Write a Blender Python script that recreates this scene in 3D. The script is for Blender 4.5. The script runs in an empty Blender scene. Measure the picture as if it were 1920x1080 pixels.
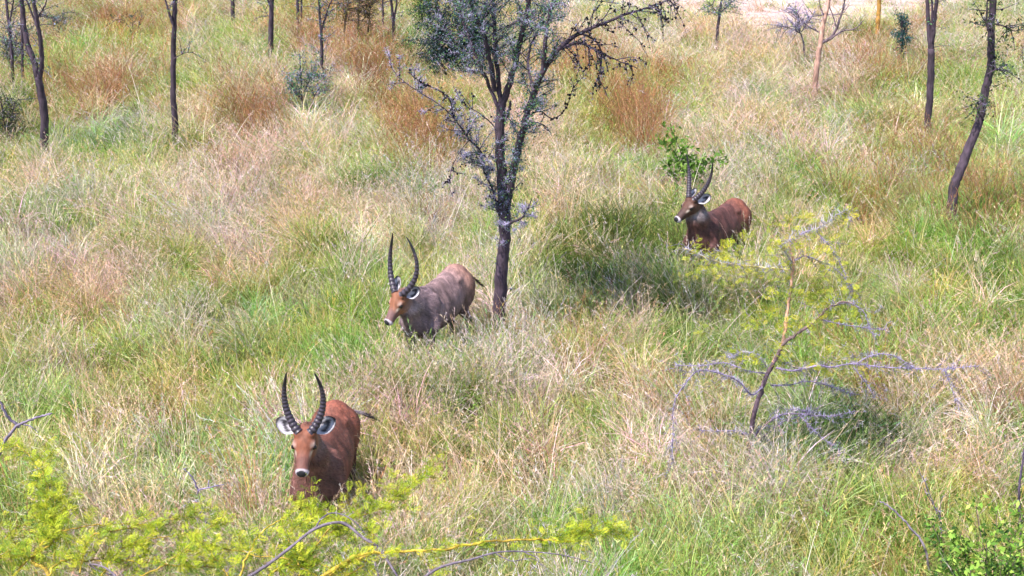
import bpy, math, random
import numpy as np
from mathutils import Vector

# ------------------------------------------------------------------ camera, sky, sun, exposure
S = bpy.context.scene
CAM_H = 6.8; F_PX = 2300.0; PITCH = math.atan(920.0/2300.0)
cam_d = bpy.data.cameras.new('camera'); cam = bpy.data.objects.new('camera', cam_d)
S.collection.objects.link(cam); S.camera = cam
cam_d.sensor_width = 36.0; cam_d.lens = 36.0*F_PX/1920.0
cam_d.clip_start = 0.1; cam_d.clip_end = 2000.0
cam.location = (0, 0, CAM_H); cam.rotation_euler = (math.pi/2-PITCH, 0, 0)

SUN_EL = math.radians(61); SUN_H = np.array([-0.80, -0.60]); SUN_H = SUN_H/np.linalg.norm(SUN_H)
world = bpy.data.worlds.new("World"); S.world = world; world.use_nodes = True
wn = world.node_tree.nodes; wl = world.node_tree.links
sky = wn.new('ShaderNodeTexSky'); sky.sky_type = 'NISHITA'; sky.sun_disc = False
sky.sun_elevation = SUN_EL; sky.sun_rotation = math.atan2(SUN_H[0], SUN_H[1])
sky.altitude = 1200
wl.new(sky.outputs[0], wn['Background'].inputs[0]); wn['Background'].inputs[1].default_value = 0.125
sd = bpy.data.lights.new('sun', 'SUN'); sd.energy = 5.0; sd.angle = math.radians(0.5); sd.color = (1.0, 0.95, 0.90)
sun = bpy.data.objects.new('sun', sd); S.collection.objects.link(sun)
tos = Vector((SUN_H[0]*math.cos(SUN_EL), SUN_H[1]*math.cos(SUN_EL), math.sin(SUN_EL)))
sun.rotation_euler = tos.to_track_quat('Z', 'Y').to_euler(); sun.location = (-10, -5, 20)
S.view_settings.view_transform = 'Standard'; S.view_settings.look = 'None'
S.view_settings.exposure = 0.85; S.view_settings.gamma = 1.0
S.render.engine = 'CYCLES'
cy = S.cycles
cy.max_bounces = 3; cy.diffuse_bounces = 2; cy.glossy_bounces = 1; cy.transmission_bounces = 2
cy.transparent_max_bounces = 4; cy.use_denoising = True
cy.use_adaptive_sampling = True; cy.adaptive_threshold = 0.03; cy.sample_clamp_indirect = 4
S.render.film_transparent = False

rng = np.random.default_rng(7); random.seed(7)
cp, sp = math.cos(PITCH), math.sin(PITCH)

def ray(px, py):                       # direction with unit depth along the optical axis
    a = (px-960.0)/F_PX; b = (540.0-py)/F_PX
    return np.array([a, cp+b*sp, -sp+b*cp])
def P(px, py, depth): return np.array([0, 0, CAM_H])+ray(px, py)*depth
def G(px, py, z=0.0):
    d = ray(px, py); return np.array([0, 0, CAM_H])+d*((z-CAM_H)/d[2])
def PY(px, py, Y):
    d = ray(px, py); return np.array([0, 0, CAM_H])+d*(Y/d[1])
def proj(p):
    p = np.asarray(p, float)-np.array([0, 0, CAM_H])
    dep = p[..., 1]*cp-p[..., 2]*sp; up = p[..., 1]*sp+p[..., 2]*cp
    return 960+F_PX*p[..., 0]/dep, 540-F_PX*up/dep

# ------------------------------------------------------------------ mesh helpers
class MB:
    def __init__(s): s.v=[]; s.q=[]; s.t=[]; s.c=[]; s.n=0
    def add(s, v, q=None, t=None, c=(1, 1, 1)):
        v = np.asarray(v, float).reshape(-1, 3)
        if q is not None and len(q): s.q.append(np.asarray(q, int)+s.n)
        if t is not None and len(t): s.t.append(np.asarray(t, int)+s.n)
        c = np.asarray(c, float)
        if c.ndim == 1: c = np.tile(c, (len(v), 1))
        s.v.append(v); s.c.append(c); s.n += len(v)
    def build(s, name, mat, parent=None, smooth=False, link=True, origin=None):
        v = np.vstack(s.v); c = np.vstack(s.c)
        if origin is not None: v = v-np.asarray(origin)
        q = np.vstack(s.q) if s.q else np.zeros((0, 4), int)
        t = np.vstack(s.t) if s.t else np.zeros((0, 3), int)
        me = bpy.data.meshes.new(name)
        me.vertices.add(len(v)); me.vertices.foreach_set('co', v.astype(np.float32).ravel())
        nl = q.size+t.size; me.loops.add(nl)
        me.loops.foreach_set('vertex_index', np.concatenate([q.ravel(), t.ravel()]).astype(np.int32))
        st = np.concatenate([np.arange(len(q))*4, len(q)*4+np.arange(len(t))*3]).astype(np.int32)
        me.polygons.add(len(q)+len(t)); me.polygons.foreach_set('loop_start', st)
        if smooth: me.polygons.foreach_set('use_smooth', np.ones(len(q)+len(t), bool))
        me.update(calc_edges=True)
        a = me.color_attributes.new('col', 'FLOAT_COLOR', 'POINT')
        a.data.foreach_set('color', np.hstack([c, np.ones((len(c), 1))]).astype(np.float32).ravel())
        me.materials.append(mat)
        o = bpy.data.objects.new(name, me)
        if link: S.collection.objects.link(o)
        if parent is not None: o.parent = parent
        return o

def tag(o, label=None, cat=None, group=None, kind=None):
    if label: o['label'] = label
    if cat: o['category'] = cat
    if group: o['group'] = group
    if kind: o['kind'] = kind
    return o
def empty(name, loc, label, cat, group=None):
    o = bpy.data.objects.new(name, None); S.collection.objects.link(o); o.location = loc
    o.empty_display_size = 0.2
    return tag(o, label, cat, group)

def catmull(pts, n=6):
    p = np.asarray(pts, float)
    if len(p) < 3: 
        t = np.linspace(0, 1, n+1)[:, None]; return p[0]*(1-t)+p[-1]*t
    e = np.vstack([2*p[0]-p[1], p, 2*p[-1]-p[-2]]); out = []
    for i in range(1, len(e)-2):
        for t in np.linspace(0, 1, n, endpoint=False):
            out.append(0.5*((2*e[i])+(-e[i-1]+e[i+1])*t+(2*e[i-1]-5*e[i]+4*e[i+1]-e[i+2])*t*t+(-e[i-1]+3*e[i]-3*e[i+1]+e[i+2])*t**3))
    out.append(p[-1]); return np.array(out)

def tube(mb, pts, rad, sides=6, col=(1, 1, 1), wob=0.0, close=True):
    p = np.asarray(pts, float); n = len(p)
    r = np.interp(np.linspace(0, 1, n), np.linspace(0, 1, len(rad)), rad) if np.ndim(rad) else np.full(n, rad)
    T = np.gradient(p, axis=0); T /= np.linalg.norm(T, axis=1)[:, None]+1e-9
    ref = np.array([0.2, 1, 0.1]); 
    if abs(T[0]@ref)/np.linalg.norm(ref) > 0.9: ref = np.array([1, 0, 0.2])
    U = []; u = ref
    for i in range(n):
        u = u-T[i]*(u@T[i]); u = u/(np.linalg.norm(u)+1e-9); U.append(u)
    U = np.array(U); V = np.cross(T, U)
    a = np.linspace(0, 2*np.pi, sides, endpoint=False)
    rr = r[:, None]*(1+(rng.normal(0, wob, (n, sides)) if wob else 0))
    ring = p[:, None]+rr[..., None]*(np.cos(a)[None, :, None]*U[:, None]+np.sin(a)[None, :, None]*V[:, None])
    i = np.arange(n-1)[:, None]*sides; j = np.arange(sides)[None]; k = (j+1) % sides
    q = np.stack([i+j, i+k, i+sides+k, i+sides+j], -1).reshape(-1, 4)
    v = ring.reshape(-1, 3); t = []
    if close:
        v = np.vstack([v, p[-1]+T[-1]*r[-1]*0.5]); b = (n-1)*sides
        t = [(b+x, b+(x+1) % sides, n*sides) for x in range(sides)]
    c = np.asarray(col, float)
    if c.ndim == 2 and len(c) == n: c = np.repeat(c, sides, 0); c = np.vstack([c, c[-1]]) if close else c
    mb.add(v, q, t, c)

def frames(d, up=None):                # rotation matrices whose x axis follows d
    d = d/(np.linalg.norm(d, axis=1)[:, None]+1e-9)
    if up is None: up = rng.normal(size=d.shape)
    y = np.cross(up, d); y /= np.linalg.norm(y, axis=1)[:, None]+1e-9
    z = np.cross(d, y)
    return np.stack([d, y, z], -1)
def scatter(mb, tv, tq, tt, pos, R, sc, col):
    n = len(pos); 
    if n == 0: return
    m = len(tv); sc = np.asarray(sc, float)
    v = np.einsum('nij,mj->nmi', R, tv)*sc[:, None, None]+pos[:, None]
    off = (np.arange(n)*m)[:, None, None]
    q = (np.asarray(tq)[None]+off).reshape(-1, 4) if len(tq) else None
    t = (np.asarray(tt)[None]+off).reshape(-1, 3) if len(tt) else None
    mb.add(v.reshape(-1, 3), q, t, np.repeat(col, m, 0))

def vnoise(x, y, seed=0):
    def h(i, j): 
        n = np.sin(i*127.1+j*311.7+seed*74.7)*43758.5453; return n-np.floor(n)
    i = np.floor(x); j = np.floor(y); f = x-i; g = y-j
    f = f*f*(3-2*f); g = g*g*(3-2*g)
    return (h(i, j)*(1-f)+h(i+1, j)*f)*(1-g)+(h(i, j+1)*(1-f)+h(i+1, j+1)*f)*g
def fbm(x, y, seed=0, o=4):
    s = 0; a = 0.5; t = 0
    for k in range(o): s = s+a*vnoise(x*2**k, y*2**k, seed+k*13); t += a; a *= 0.55
    return s/t

# ------------------------------------------------------------------ materials
def newmat(name):
    m = bpy.data.materials.new(name); m.use_nodes = True
    n = m.node_tree.nodes; l = m.node_tree.links; b = n['Principled BSDF']
    return m, n, l, b
def leafmat(name, trans=0.35, inst=False, rough=0.6, spec=0.25):
    m, n, l, b = newmat(name)
    a = n.new('ShaderNodeAttribute'); a.attribute_name = 'col'; col = a.outputs['Color']
    if inst:
        t = n.new('ShaderNodeAttribute'); t.attribute_type = 'INSTANCER'; t.attribute_name = 'tint'
        x = n.new('ShaderNodeMix'); x.data_type = 'RGBA'; x.blend_type = 'MULTIPLY'; x.inputs[0].default_value = 1
        l.new(t.outputs['Color'], x.inputs[6]); l.new(col, x.inputs[7]); col = x.outputs[2]
    l.new(col, b.inputs['Base Color']); b.inputs['Roughness'].default_value = rough
    b.inputs['Specular IOR Level'].default_value = spec
    tr = n.new('ShaderNodeBsdfTranslucent'); l.new(col, tr.inputs[0])
    mx = n.new('ShaderNodeMixShader'); mx.inputs[0].default_value = trans
    l.new(b.outputs[0], mx.inputs[1]); l.new(tr.outputs[0], mx.inputs[2])
    l.new(mx.outputs[0], n['Material Output'].inputs[0])
    return m
M_grass = leafmat('grass_blades', 0.30, True)
M_leaf = leafmat('small_leaves', 0.35)
def barkmat(name, scale=14, strength=0.6, lo=0.55, hi=1.5):
    m, n, l, b = newmat(name)
    a = n.new('ShaderNodeAttribute'); a.attribute_name = 'col'
    tc = n.new('ShaderNodeTexCoord'); mp = n.new('ShaderNodeMapping'); mp.inputs['Scale'].default_value = (1, 1, 0.3)
    no = n.new('ShaderNodeTexNoise'); no.inputs['Scale'].default_value = scale; no.inputs['Detail'].default_value = 6
    l.new(tc.outputs['Object'], mp.inputs[0]); l.new(mp.outputs[0], no.inputs[0])
    r = n.new('ShaderNodeMapRange'); r.inputs[1].default_value = 0.3; r.inputs[2].default_value = 0.7
    r.inputs[3].default_value = lo; r.inputs[4].default_value = hi; l.new(no.outputs[0], r.inputs[0])
    v = n.new('ShaderNodeVectorMath'); v.operation = 'SCALE'; l.new(a.outputs['Color'], v.inputs[0]); l.new(r.outputs[0], v.inputs['Scale'])
    l.new(v.outputs[0], b.inputs['Base Color']); b.inputs['Roughness'].default_value = 0.85
    bp = n.new('ShaderNodeBump'); bp.inputs['Strength'].default_value = strength; bp.inputs['Distance'].default_value = 0.02
    l.new(no.outputs[0], bp.inputs['Height']); l.new(bp.outputs[0], b.inputs['Normal'])
    return m
M_bark = barkmat('bark', 22, 0.9)
M_coat = barkmat('coat', 30, 0.35, 0.8, 1.2)
M_coat.node_tree.nodes['Principled BSDF'].inputs['Roughness'].default_value = 0.7
M_hair = leafmat('hair', 0.12, False, 0.55, 0.3)
M_horn = barkmat('horn', 40, 0.2, 0.8, 1.2)
M_horn.node_tree.nodes['Principled BSDF'].inputs['Roughness'].default_value = 0.42
m, n, l, b = newmat('eye_wet'); b.inputs['Base Color'].default_value = (.012, .007, .006, 1); b.inputs['Roughness'].default_value = 0.08; M_eye = m

# ground
def ground_mat():
    m, n, l, b = newmat('dry_soil')
    tc = n.new('ShaderNodeTexCoord')
    a = n.new('ShaderNodeTexNoise'); a.inputs['Scale'].default_value = 0.9; a.inputs['Detail'].default_value = 8
    c = n.new('ShaderNodeTexNoise'); c.inputs['Scale'].default_value = 14; c.inputs['Detail'].default_value = 6
    l.new(tc.outputs['Object'], a.inputs[0]); l.new(tc.outputs['Object'], c.inputs[0])
    r = n.new('ShaderNodeValToRGB'); e = r.color_ramp.elements
    e[0].position = .35; e[0].color = (.10, .085, .045, 1); e[1].position = .7; e[1].color = (.22, .17, .11, 1)
    l.new(c.outputs[0], r.inputs[0]); 
    x = n.new('ShaderNodeMix'); x.data_type = 'RGBA'; x.blend_type = 'MIX'
    l.new(a.outputs[0], x.inputs[0]); l.new(r.outputs[0], x.inputs[6]); x.inputs[7].default_value = (.15, .16, .06, 1)
    l.new(x.outputs[2], b.inputs['Base Color']); b.inputs['Roughness'].default_value = 0.95
    bp = n.new('ShaderNodeBump'); bp.inputs['Strength'].default_value = .8; bp.inputs['Distance'].default_value = .05
    l.new(c.outputs[0], bp.inputs['Height']); l.new(bp.outputs[0], b.inputs['Normal'])
    return m
def dirt_mat():
    m, n, l, b = newmat('bare_earth')
    tc = n.new('ShaderNodeTexCoord')
    c = n.new('ShaderNodeTexNoise'); c.inputs['Scale'].default_value = 2.2; c.inputs['Detail'].default_value = 10; c.inputs['Roughness'].default_value = .7
    l.new(tc.outputs['Object'], c.inputs[0])
    r = n.new('ShaderNodeValToRGB'); e = r.color_ramp.elements
    e[0].position = .36; e[0].color = (.34, .22, .20, 1); e[1].position = .62; e[1].color = (.62, .46, .44, 1)
    l.new(c.outputs[0], r.inputs[0]); l.new(r.outputs[0], b.inputs['Base Color']); b.inputs['Roughness'].default_value = .95
    bp = n.new('ShaderNodeBump'); bp.inputs['Strength'].default_value = .7; bp.inputs['Distance'].default_value = .08
    l.new(c.outputs[0], bp.inputs['Height']); l.new(bp.outputs[0], b.inputs['Normal'])
    return m
g = MB(); g.add([(-900, -200, 0), (900, -200, 0), (900, 1600, 0), (-900, 1600, 0)], [(0, 1, 2, 3)])
tag(g.build('ground', ground_mat()), kind='structure')
g = MB()
EDGE = [(1080, -14), (1180, 2), (1260, 22), (1340, 24), (1430, 30), (1520, 30), (1600, 24), (1700, 18), (1800, 6), (1860, -10)]
near = catmull([G(x, y+30) for x, y in EDGE], 5); near[:, 1] += rng.normal(0, .12, len(near))
far = near.copy(); far[:, 1] = near[:, 1]+np.linspace(16, 22, len(near)); far[:, 0] *= 1.25
k = len(near); v = np.vstack([near, far]); v[:, 2] = 0.004
g.add(v, [(i, i+1, k+i+1, k+i) for i in range(k-1)])
tag(g.build('bare_earth_track', dirt_mat()), kind='structure')

# ------------------------------------------------------------------ waterbuck
def surface_nets(F, org, h):
    s = F < 0; nx, ny, nz = F.shape
    C = np.zeros((nx-1, ny-1, nz-1, 3)); W = np.zeros((nx-1, ny-1, nz-1))
    corners = [(i, j, k) for i in (0, 1) for j in (0, 1) for k in (0, 1)]
    sl = lambda a, c: a[c[0]:c[0]+nx-1, c[1]:c[1]+ny-1, c[2]:c[2]+nz-1]
    for a in corners:
        for ax in range(3):
            if a[ax] == 0:
                b_ = list(a); b_[ax] = 1
                fa, fb = sl(F, a), sl(F, b_); m_ = (fa < 0) != (fb < 0)
                t = np.where(m_, fa/(fa-fb+1e-12), 0)
                for d in range(3): C[..., d] += m_*(a[d]+(t if d == ax else 0))
                W += m_
    act = W > 0; idx = -np.ones(act.shape, int); idx[act] = np.arange(act.sum())
    base = np.argwhere(act); V = (base+C[act]/W[act][:, None])*h+org
    Q = []
    for ax in range(3):
        o1, o2 = [(1, 2), (2, 0), (0, 1)][ax]
        sA = [slice(1, -1)]*3; sA[ax] = slice(0, -1); sB = list(sA); sB[ax] = slice(1, None)
        a_, b_ = s[tuple(sA)], s[tuple(sB)]
        pts = np.argwhere(a_ != b_); flip = a_[tuple(pts.T)]
        full = pts.copy(); 
        for d in range(3):
            if d != ax: full[:, d] += 1
        def cell(d1, d2):
            c = full.copy(); c[:, o1] -= d1; c[:, o2] -= d2; return idx[tuple(c.T)]
        q = np.stack([cell(1, 1), cell(0, 1), cell(0, 0), cell(1, 0)], 1)
        q[~flip] = q[~flip][:, ::-1]; Q.append(q)
    return V, np.vstack(Q)

def cap(p, a, b, ra, rb, sq=None):
    a = np.array(a, float); b = np.array(b, float)
    if sq is not None: p = (p-a)*np.array(sq)+a; b = (b-a)*np.array(sq)+a
    ab = b-a; t = np.clip(((p-a)@ab)/(ab@ab), 0, 1)
    return np.linalg.norm(p-a-t[:, None]*ab, axis=1)-(ra+(rb-ra)*t)
def ell(p, c, r):
    r = np.array(r, float); q = (p-np.array(c))/r; k0 = np.linalg.norm(q, axis=1); k1 = np.linalg.norm(q/r, axis=1)+1e-9
    return k0*(k0-1)/k1
def smin(a, b, k):
    h = np.clip(0.5+0.5*(b-a)/k, 0, 1); return b*(1-h)+a*h-k*h*(1-h)
def sst(x, a, b): 
    t = np.clip((x-a)/(b-a), 0, 1); return t*t*(3-2*t)

def waterbuck(name, label, poll_px, poll_z, poll_loc, heading, nose_dir, roll, horn_len, horn_tilt, horn_spread, pal, ears, tail_dir, stance=0, scale=1.0, neck_fat=1.0):
    """heading: world xy direction the body faces; nose_dir: world direction of the face; poll_loc: (x, y) of the poll in the body frame"""
    hd = np.array([heading[0], heading[1], 0.]); hd /= np.linalg.norm(hd)
    RB = np.stack([hd, np.cross([0, 0, 1.], hd), [0, 0, 1.]], 1)          # body -> world
    hx = np.array(nose_dir, float); hx /= np.linalg.norm(hx)
    hy = np.cross([0, 0, 1.], hx); hy /= np.linalg.norm(hy); hz = np.cross(hx, hy)
    c_, s_ = math.cos(roll), math.sin(roll); hy, hz = hy*c_+hz*s_, hz*c_-hy*s_
    RH = RB.T@np.stack([hx, hy, hz], 1)                                     # head -> body
    poll = np.array([poll_loc[0], poll_loc[1], poll_z/scale])
    HS = np.array([1.0, 1.26, 1.08])
    H = lambda q: poll+RH@(np.array(q, float)*HS)
    h = 0.0115
    lo = np.array([-1.02, -0.42, -0.02]); hi = np.array([1.0, 0.42, 1.50])
    lo = np.minimum(lo, H([.2, 0, -.05])-.32); hi = np.maximum(hi, H([.2, 0, -.05])+.32); lo[2] = -.02
    nn = np.ceil((hi-lo)/h).astype(int)
    gx, gy, gz = [lo[d]+np.arange(nn[d])*h for d in range(3)]
    p = np.stack(np.meshgrid(gx, gy, gz, indexing='ij'), -1).reshape(-1, 3)
    D = ell(p, (-.08, 0, .86), (.64, .245, .285))
    D = smin(D, ell(p, (.38, 0, .90), (.27, .205, .30)), .08)
    D = smin(D, ell(p, (-.55, 0, .965), (.27, .205, .255)), .08)
    D = smin(D, cap(p, (-.50, 0, 1.085), (.30, 0, 1.09), .115, .115), .06)
    D = smin(D, ell(p, (.36, 0, 1.12), (.17, .085, .125)), .07)
    D = smin(D, ell(p, (-.52, 0, 1.115), (.16, .10, .10)), .07)
    for y in (-1, 1):
        D = smin(D, ell(p, (-.60, y*.135, .88), (.185, .10, .235)), .025)
        D = smin(D, ell(p, (-.40, y*.125, 1.10), (.06, .045, .04)), .04)
        D = smin(D, cap(p, (.27, y*.125, 1.10), (.43, y*.180, .80), .060, .085), .022)
        g_ = ell(p, (-.36, y*.31, .99), (.12, .105, .15)); D = -smin(-D, g_, .05)
        g_ = ell(p, (.16, y*.345, .92), (.05, .115, .24)); D = -smin(-D, g_, .05)
        f = stance*y
        D = smin(D, cap(p, (-.60, y*.115, .95), (-.50+f*.4, y*.13, .66), .155, .08, (1, 1.25, 1)), .05)
        D = smin(D, cap(p, (-.50+f*.4, y*.13, .66), (-.70+f, y*.125, .43), .078, .042), .03)
        D = smin(D, cap(p, (-.70+f, y*.125, .43), (-.67+f*1.1, y*.12, .09), .036, .027), .02)
        D = smin(D, cap(p, (-.67+f*1.1, y*.12, .09), (-.635+f*1.1, y*.12, .025), .03, .04), .02)
        D = smin(D, cap(p, (.34, y*.115, 1.02), (.44, y*.15, .74), .125, .085, (1, 1.2, 1)), .06)
        D = smin(D, cap(p, (.44, y*.15, .76), (.41-f*.5, y*.13, .44), .074, .04), .03)
        D = smin(D, cap(p, (.41-f*.5, y*.13, .44), (.41-f, y*.125, .09), .036, .026), .02)
        D = smin(D, cap(p, (.41-f, y*.125, .09), (.44-f, y*.125, .025), .03, .04), .02)
    nb = H([-.02, 0, -.09]); th = H([.04, 0, -.14])
    mid = (np.array([.46, 0, 1.03])+nb)/2+np.array([.02, 0, -.01])
    D = smin(D, cap(p, (.40, 0, 1.02), mid, .20*neck_fat, .155*neck_fat, (1, 1.15, 1)), .07)
    D = smin(D, cap(p, mid, nb, .150*neck_fat, .098, (1, 1.08, 1)), .06)
    D = smin(D, cap(p, (.52, 0, .86), (mid+th)/2+np.array([.02, 0, -.06]), .15, .11, (1, 1.2, 1)), .07)
    D = smin(D, cap(p, (mid+th)/2+np.array([.02, 0, -.06]), th, .11, .07), .05)
    q = (p-poll)@RH/HS                                                     # head frame
    HD = ell(q, (.055, 0, -.055), (.125, .082, .088))
    HD = smin(HD, cap(q, (.10, 0, -.052), (.325, 0, -.072), .070, .042), .03)
    HD = smin(HD, cap(q, (.05, 0, -.115), (.31, 0, -.108), .058, .030), .025)
    HD = smin(HD, ell(q, (.352, 0, -.082), (.046, .049, .044)), .02)
    for y in (-1, 1):
        HD = smin(HD, ell(q, (.115, y*.055, -.022), (.045, .028, .028)), .02)
        HD = smin(HD, ell(q, (.085, y*.052, -.105), (.07, .026, .045)), .03)
        HD = np.maximum(HD, -(ell(q, (.398, y*.024, -.070), (.012, .009, .011))))
        HD = smin(HD, ell(q, (.035, y*.042, .018), (.04, .036, .03)), .02)
    D = smin(D, HD, .035)
    F = D.reshape(nn); V, Q = surface_nets(F, lo, h)
    # smooth slightly
    e = np.vstack([Q[:, [0, 1]], Q[:, [1, 2]], Q[:, [2, 3]], Q[:, [3, 0]]])
    for _ in range(1):
        A = np.zeros_like(V); B = np.zeros(len(V)); np.add.at(A, e[:, 0], V[e[:, 1]]); np.add.at(B, e[:, 0], 1)
        np.add.at(A, e[:, 1], V[e[:, 0]]); np.add.at(B, e[:, 1], 1); V = V*.5+.5*A/B[:, None]
    # colours, in large patches
    def colour(V):
        q = (V-poll)@RH/HS; x, y, z = V.T; n1 = fbm(x*9+3, z*9+y*7, 5)[:, None]; n2 = fbm(x*3+9, z*3+y*2, 11)[:, None]
        mixc = lambda c, w, k: c*(1-w[:, None])+np.array(k)*w[:, None]
        c = np.tile(np.array(pal['body']), (len(V), 1))
        c = mixc(c, sst(x, -.25, -.6), pal['rump'])
        c = mixc(c, sst(x, .05, .5)*sst(z, .6, .9), pal['fore'])
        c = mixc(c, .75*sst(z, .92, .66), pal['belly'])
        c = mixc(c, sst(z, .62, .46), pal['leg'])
        ring = np.exp(-((np.hypot(y*1.0, z-.98)-.16)/.03)**2)*sst(x, -.68, -.78); c = mixc(c, ring*.25, (.5, .42, .36))
        n3 = fbm(x*30+z*9, z*10+y*26, 17)[:, None]; n4 = fbm(x*13+z*3, z*4+y*3, 29)[:, None]; c = c*(.40+1.2*n1)*(.70+.6*n2)*(.35+1.3*n3)*(.55+.9*n4)
        hh = sst(q[:, 0], -.17, .06)*(HDof(q) < .03)
        k = np.tile(np.array(pal['face']), (len(V), 1))
        a, b_, d = q.T; ab = np.abs(b_)
        k = k*(.6+.8*n1)*(.7+.6*n3); k = mixc(k, sst(a, .17, .27)*.75, pal['snout'])
        k = mixc(k, sst(ab, .045, .08)*sst(d, -.05, -.10)*.6, pal['cheek'])
        k = mixc(k, np.exp(-((a-.125)/.030)**2-((d+.004)/.012)**2)*sst(ab, .040, .055)*.6, (.50, .40, .36))    # eyebrow
        k = mixc(k, np.exp(-((a-.185)/.035)**2-((d+.040)/.012)**2)*sst(ab, .03, .05)*.75, (.72, .60, .50))     # stripe before the eye
        k = mixc(k, np.exp(-((a-.135)/.035)**2-((d+.040)/.020)**2)*sst(ab, .05, .07), (.03, .02, .02))
        k = mixc(k, sst(a, .336, .350), (.50, .43, .48))                                                     # white muzzle
        k = mixc(k, sst(d, -.118, -.135)*sst(a, .2, .27), (.48, .44, .47))
        rn = np.sqrt((ab/(.043-.022*sst(d, -.060, -.10)))**2+((a-.388)/.036)**2+((d+.056)/.048)**2); nose = sst(rn, 1.05, .88)
        k = mixc(k, nose, (.012, .012, .016))
        c = c*(1-hh[:, None])+k*hh[:, None]
        bib = np.exp(-(((V-H([.03, 0, -.22]))/np.array([.12, .12, .07]))**2).sum(1))*pal['bib']
        c = mixc(c, np.clip(bib, 0, 1)*(d < -.13), (.62, .58, .62))
        return np.clip(c, .004, 1)
    def HDof(q):
        r = np.minimum(cap(q, (.05, 0, -.06), (.35, 0, -.08), .10, .07), 9); return r
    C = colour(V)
    # placement
    s = scale; pw = RB@(poll*s); hp = G(poll_px[0], poll_px[1], pw[2]); loc = np.array([hp[0]-pw[0], hp[1]-pw[1], 0])
    root = empty(name, loc, label, 'waterbuck', None)
    ang = math.atan2(hd[1], hd[0]); root.rotation_euler = (0, 0, ang); root.scale = (s, s, s)
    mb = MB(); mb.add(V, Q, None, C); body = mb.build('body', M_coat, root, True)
    # coat hairs
    tri = V[Q]; nrm = np.cross(tri[:, 2]-tri[:, 0], tri[:, 3]-tri[:, 1]); ar = np.linalg.norm(nrm, axis=1); nrm /= ar[:, None]+1e-12
    N = 42000; pick = rng.choice(len(Q), N, p=ar/ar.sum()); w = rng.random((N, 2, 1))
    T4 = tri[pick]; pos = (T4[:, 0]*(1-w[:, 0])+T4[:, 1]*w[:, 0])*(1-w[:, 1])+(T4[:, 3]*(1-w[:, 0])+T4[:, 2]*w[:, 0])*w[:, 1]
    nr = nrm[pick]; x, y, z = pos.T; qh = (pos-poll)@RH/HS
    flow = np.tile([-.8, 0, -.75], (N, 1)); onhead = (HDof(qh) < .02)&(qh[:, 0] > -.02)
    flow[onhead] = -RH[:, 0]*1.0
    neck = (~onhead)&(x > .35)&(z > .75)
    L = np.where(onhead, .010, np.where(neck, .050, .024))*rng.uniform(.6, 1.3, N)*np.where(z < .6, .5, 1)
    keep = ~(onhead & (qh[:, 0] > .28)); keep &= z > .30
    fl = flow-nr*(flow*nr).sum(1)[:, None]; fl /= np.linalg.norm(fl, axis=1)[:, None]+1e-6
    d = fl+nr*rng.uniform(.12, .42, (N, 1))+rng.normal(0, .18, (N, 3)); d /= np.linalg.norm(d, axis=1)[:, None]
    side = np.cross(d, nr); side /= np.linalg.norm(side, axis=1)[:, None]+1e-6
    pos, d, side, L, nr = pos[keep], d[keep], side[keep], L[keep], nr[keep]
    wd = rng.uniform(.0022, .0042, len(L))[:, None]; pos = pos-nr*.002
    tv = np.stack([pos-side*wd, pos+side*wd, pos+d*L[:, None]-nr*L[:, None]*.15], 1).reshape(-1, 3)
    hc = colour(pos)*rng.uniform(.55, 1.55, (len(L), 1))
    mb = MB(); mb.add(tv, None, np.arange(len(tv)).reshape(-1, 3), np.repeat(np.clip(hc, 0, 1), 3, 0)); mb.build('coat_hair', M_hair, body)
    # eyes
    for y in (-1, 1):
        mb = MB(); u, v_ = np.meshgrid(np.linspace(0, 2*np.pi, 13)[:-1], np.linspace(0.001, np.pi-.001, 9))
        sp_ = np.stack([np.cos(u)*np.sin(v_), np.sin(u)*np.sin(v_), np.cos(v_)], -1).reshape(-1, 3)*np.array([.025, .022, .022])
        qd = [(i*12+j, i*12+(j+1) % 12, (i+1)*12+(j+1) % 12, (i+1)*12+j) for i in range(8) for j in range(12)]
        mb.add(np.array([H(a) for a in sp_+np.array([.138, y*.070, -.032])]), qd); mb.build('eye', M_eye, root, True)
    # horns
    for y in (-1, 1):
        t = np.linspace(0, 1, 90); th_ = np.radians(horn_tilt[0]+(horn_tilt[1]-horn_tilt[0])*t)      # angle from head z towards -x
        dx, dz = -np.sin(th_), np.cos(th_); ds = horn_len/90
        X = .03+np.cumsum(dx)*ds; Z = .018+np.cumsum(dz)*ds
        Yl = .052+horn_spread[0]*np.sin(np.pi*np.clip(t, 0, 1)**.85)+horn_spread[1]*t
        tw = t
        pts = np.stack([X, y*Yl, Z], -1)@RH.T+poll
        rr = (.037*(1-t)**.55+.0035)*(1-.22*t)
        ridge = (t < .74)*.0042*(np.abs(((t*17) % 1)-.5)*4-1)*(1-t*.6)
        rc = np.clip(.55+.9*(ridge/.0042*.5), .2, 1.4)[:, None]*np.array([[.085, .064, .092]]); rc[t > .74] = (.022, .020, .026)
        mb = MB(); tube(mb, pts, rr+ridge, 12, rc); mb.build('horn', M_horn, root, True)
    # ears
    for y, (ex, ey, ez, fx) in zip((-1, 1), ears):
        ax = np.array([ex, y*ey, ez]); ax /= np.linalg.norm(ax)
        fr = np.array([fx, y*.15, 1.0]); fr = fr-ax*(fr@ax); fr /= np.linalg.norm(fr); sdv = np.cross(ax, fr)*y
        nu, nv = 14, 11; uu = np.linspace(0, 1, nu)[:, None]; vv = np.linspace(-1, 1, nv)[None]
        wid = .073*np.sin(np.pi*np.clip(uu*.86+.10, 0, 1))**.75*(1+.1*uu); wid = np.where(uu > .97, .006, wid)
        base = np.array([.0, y*.082, -.01])
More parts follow.
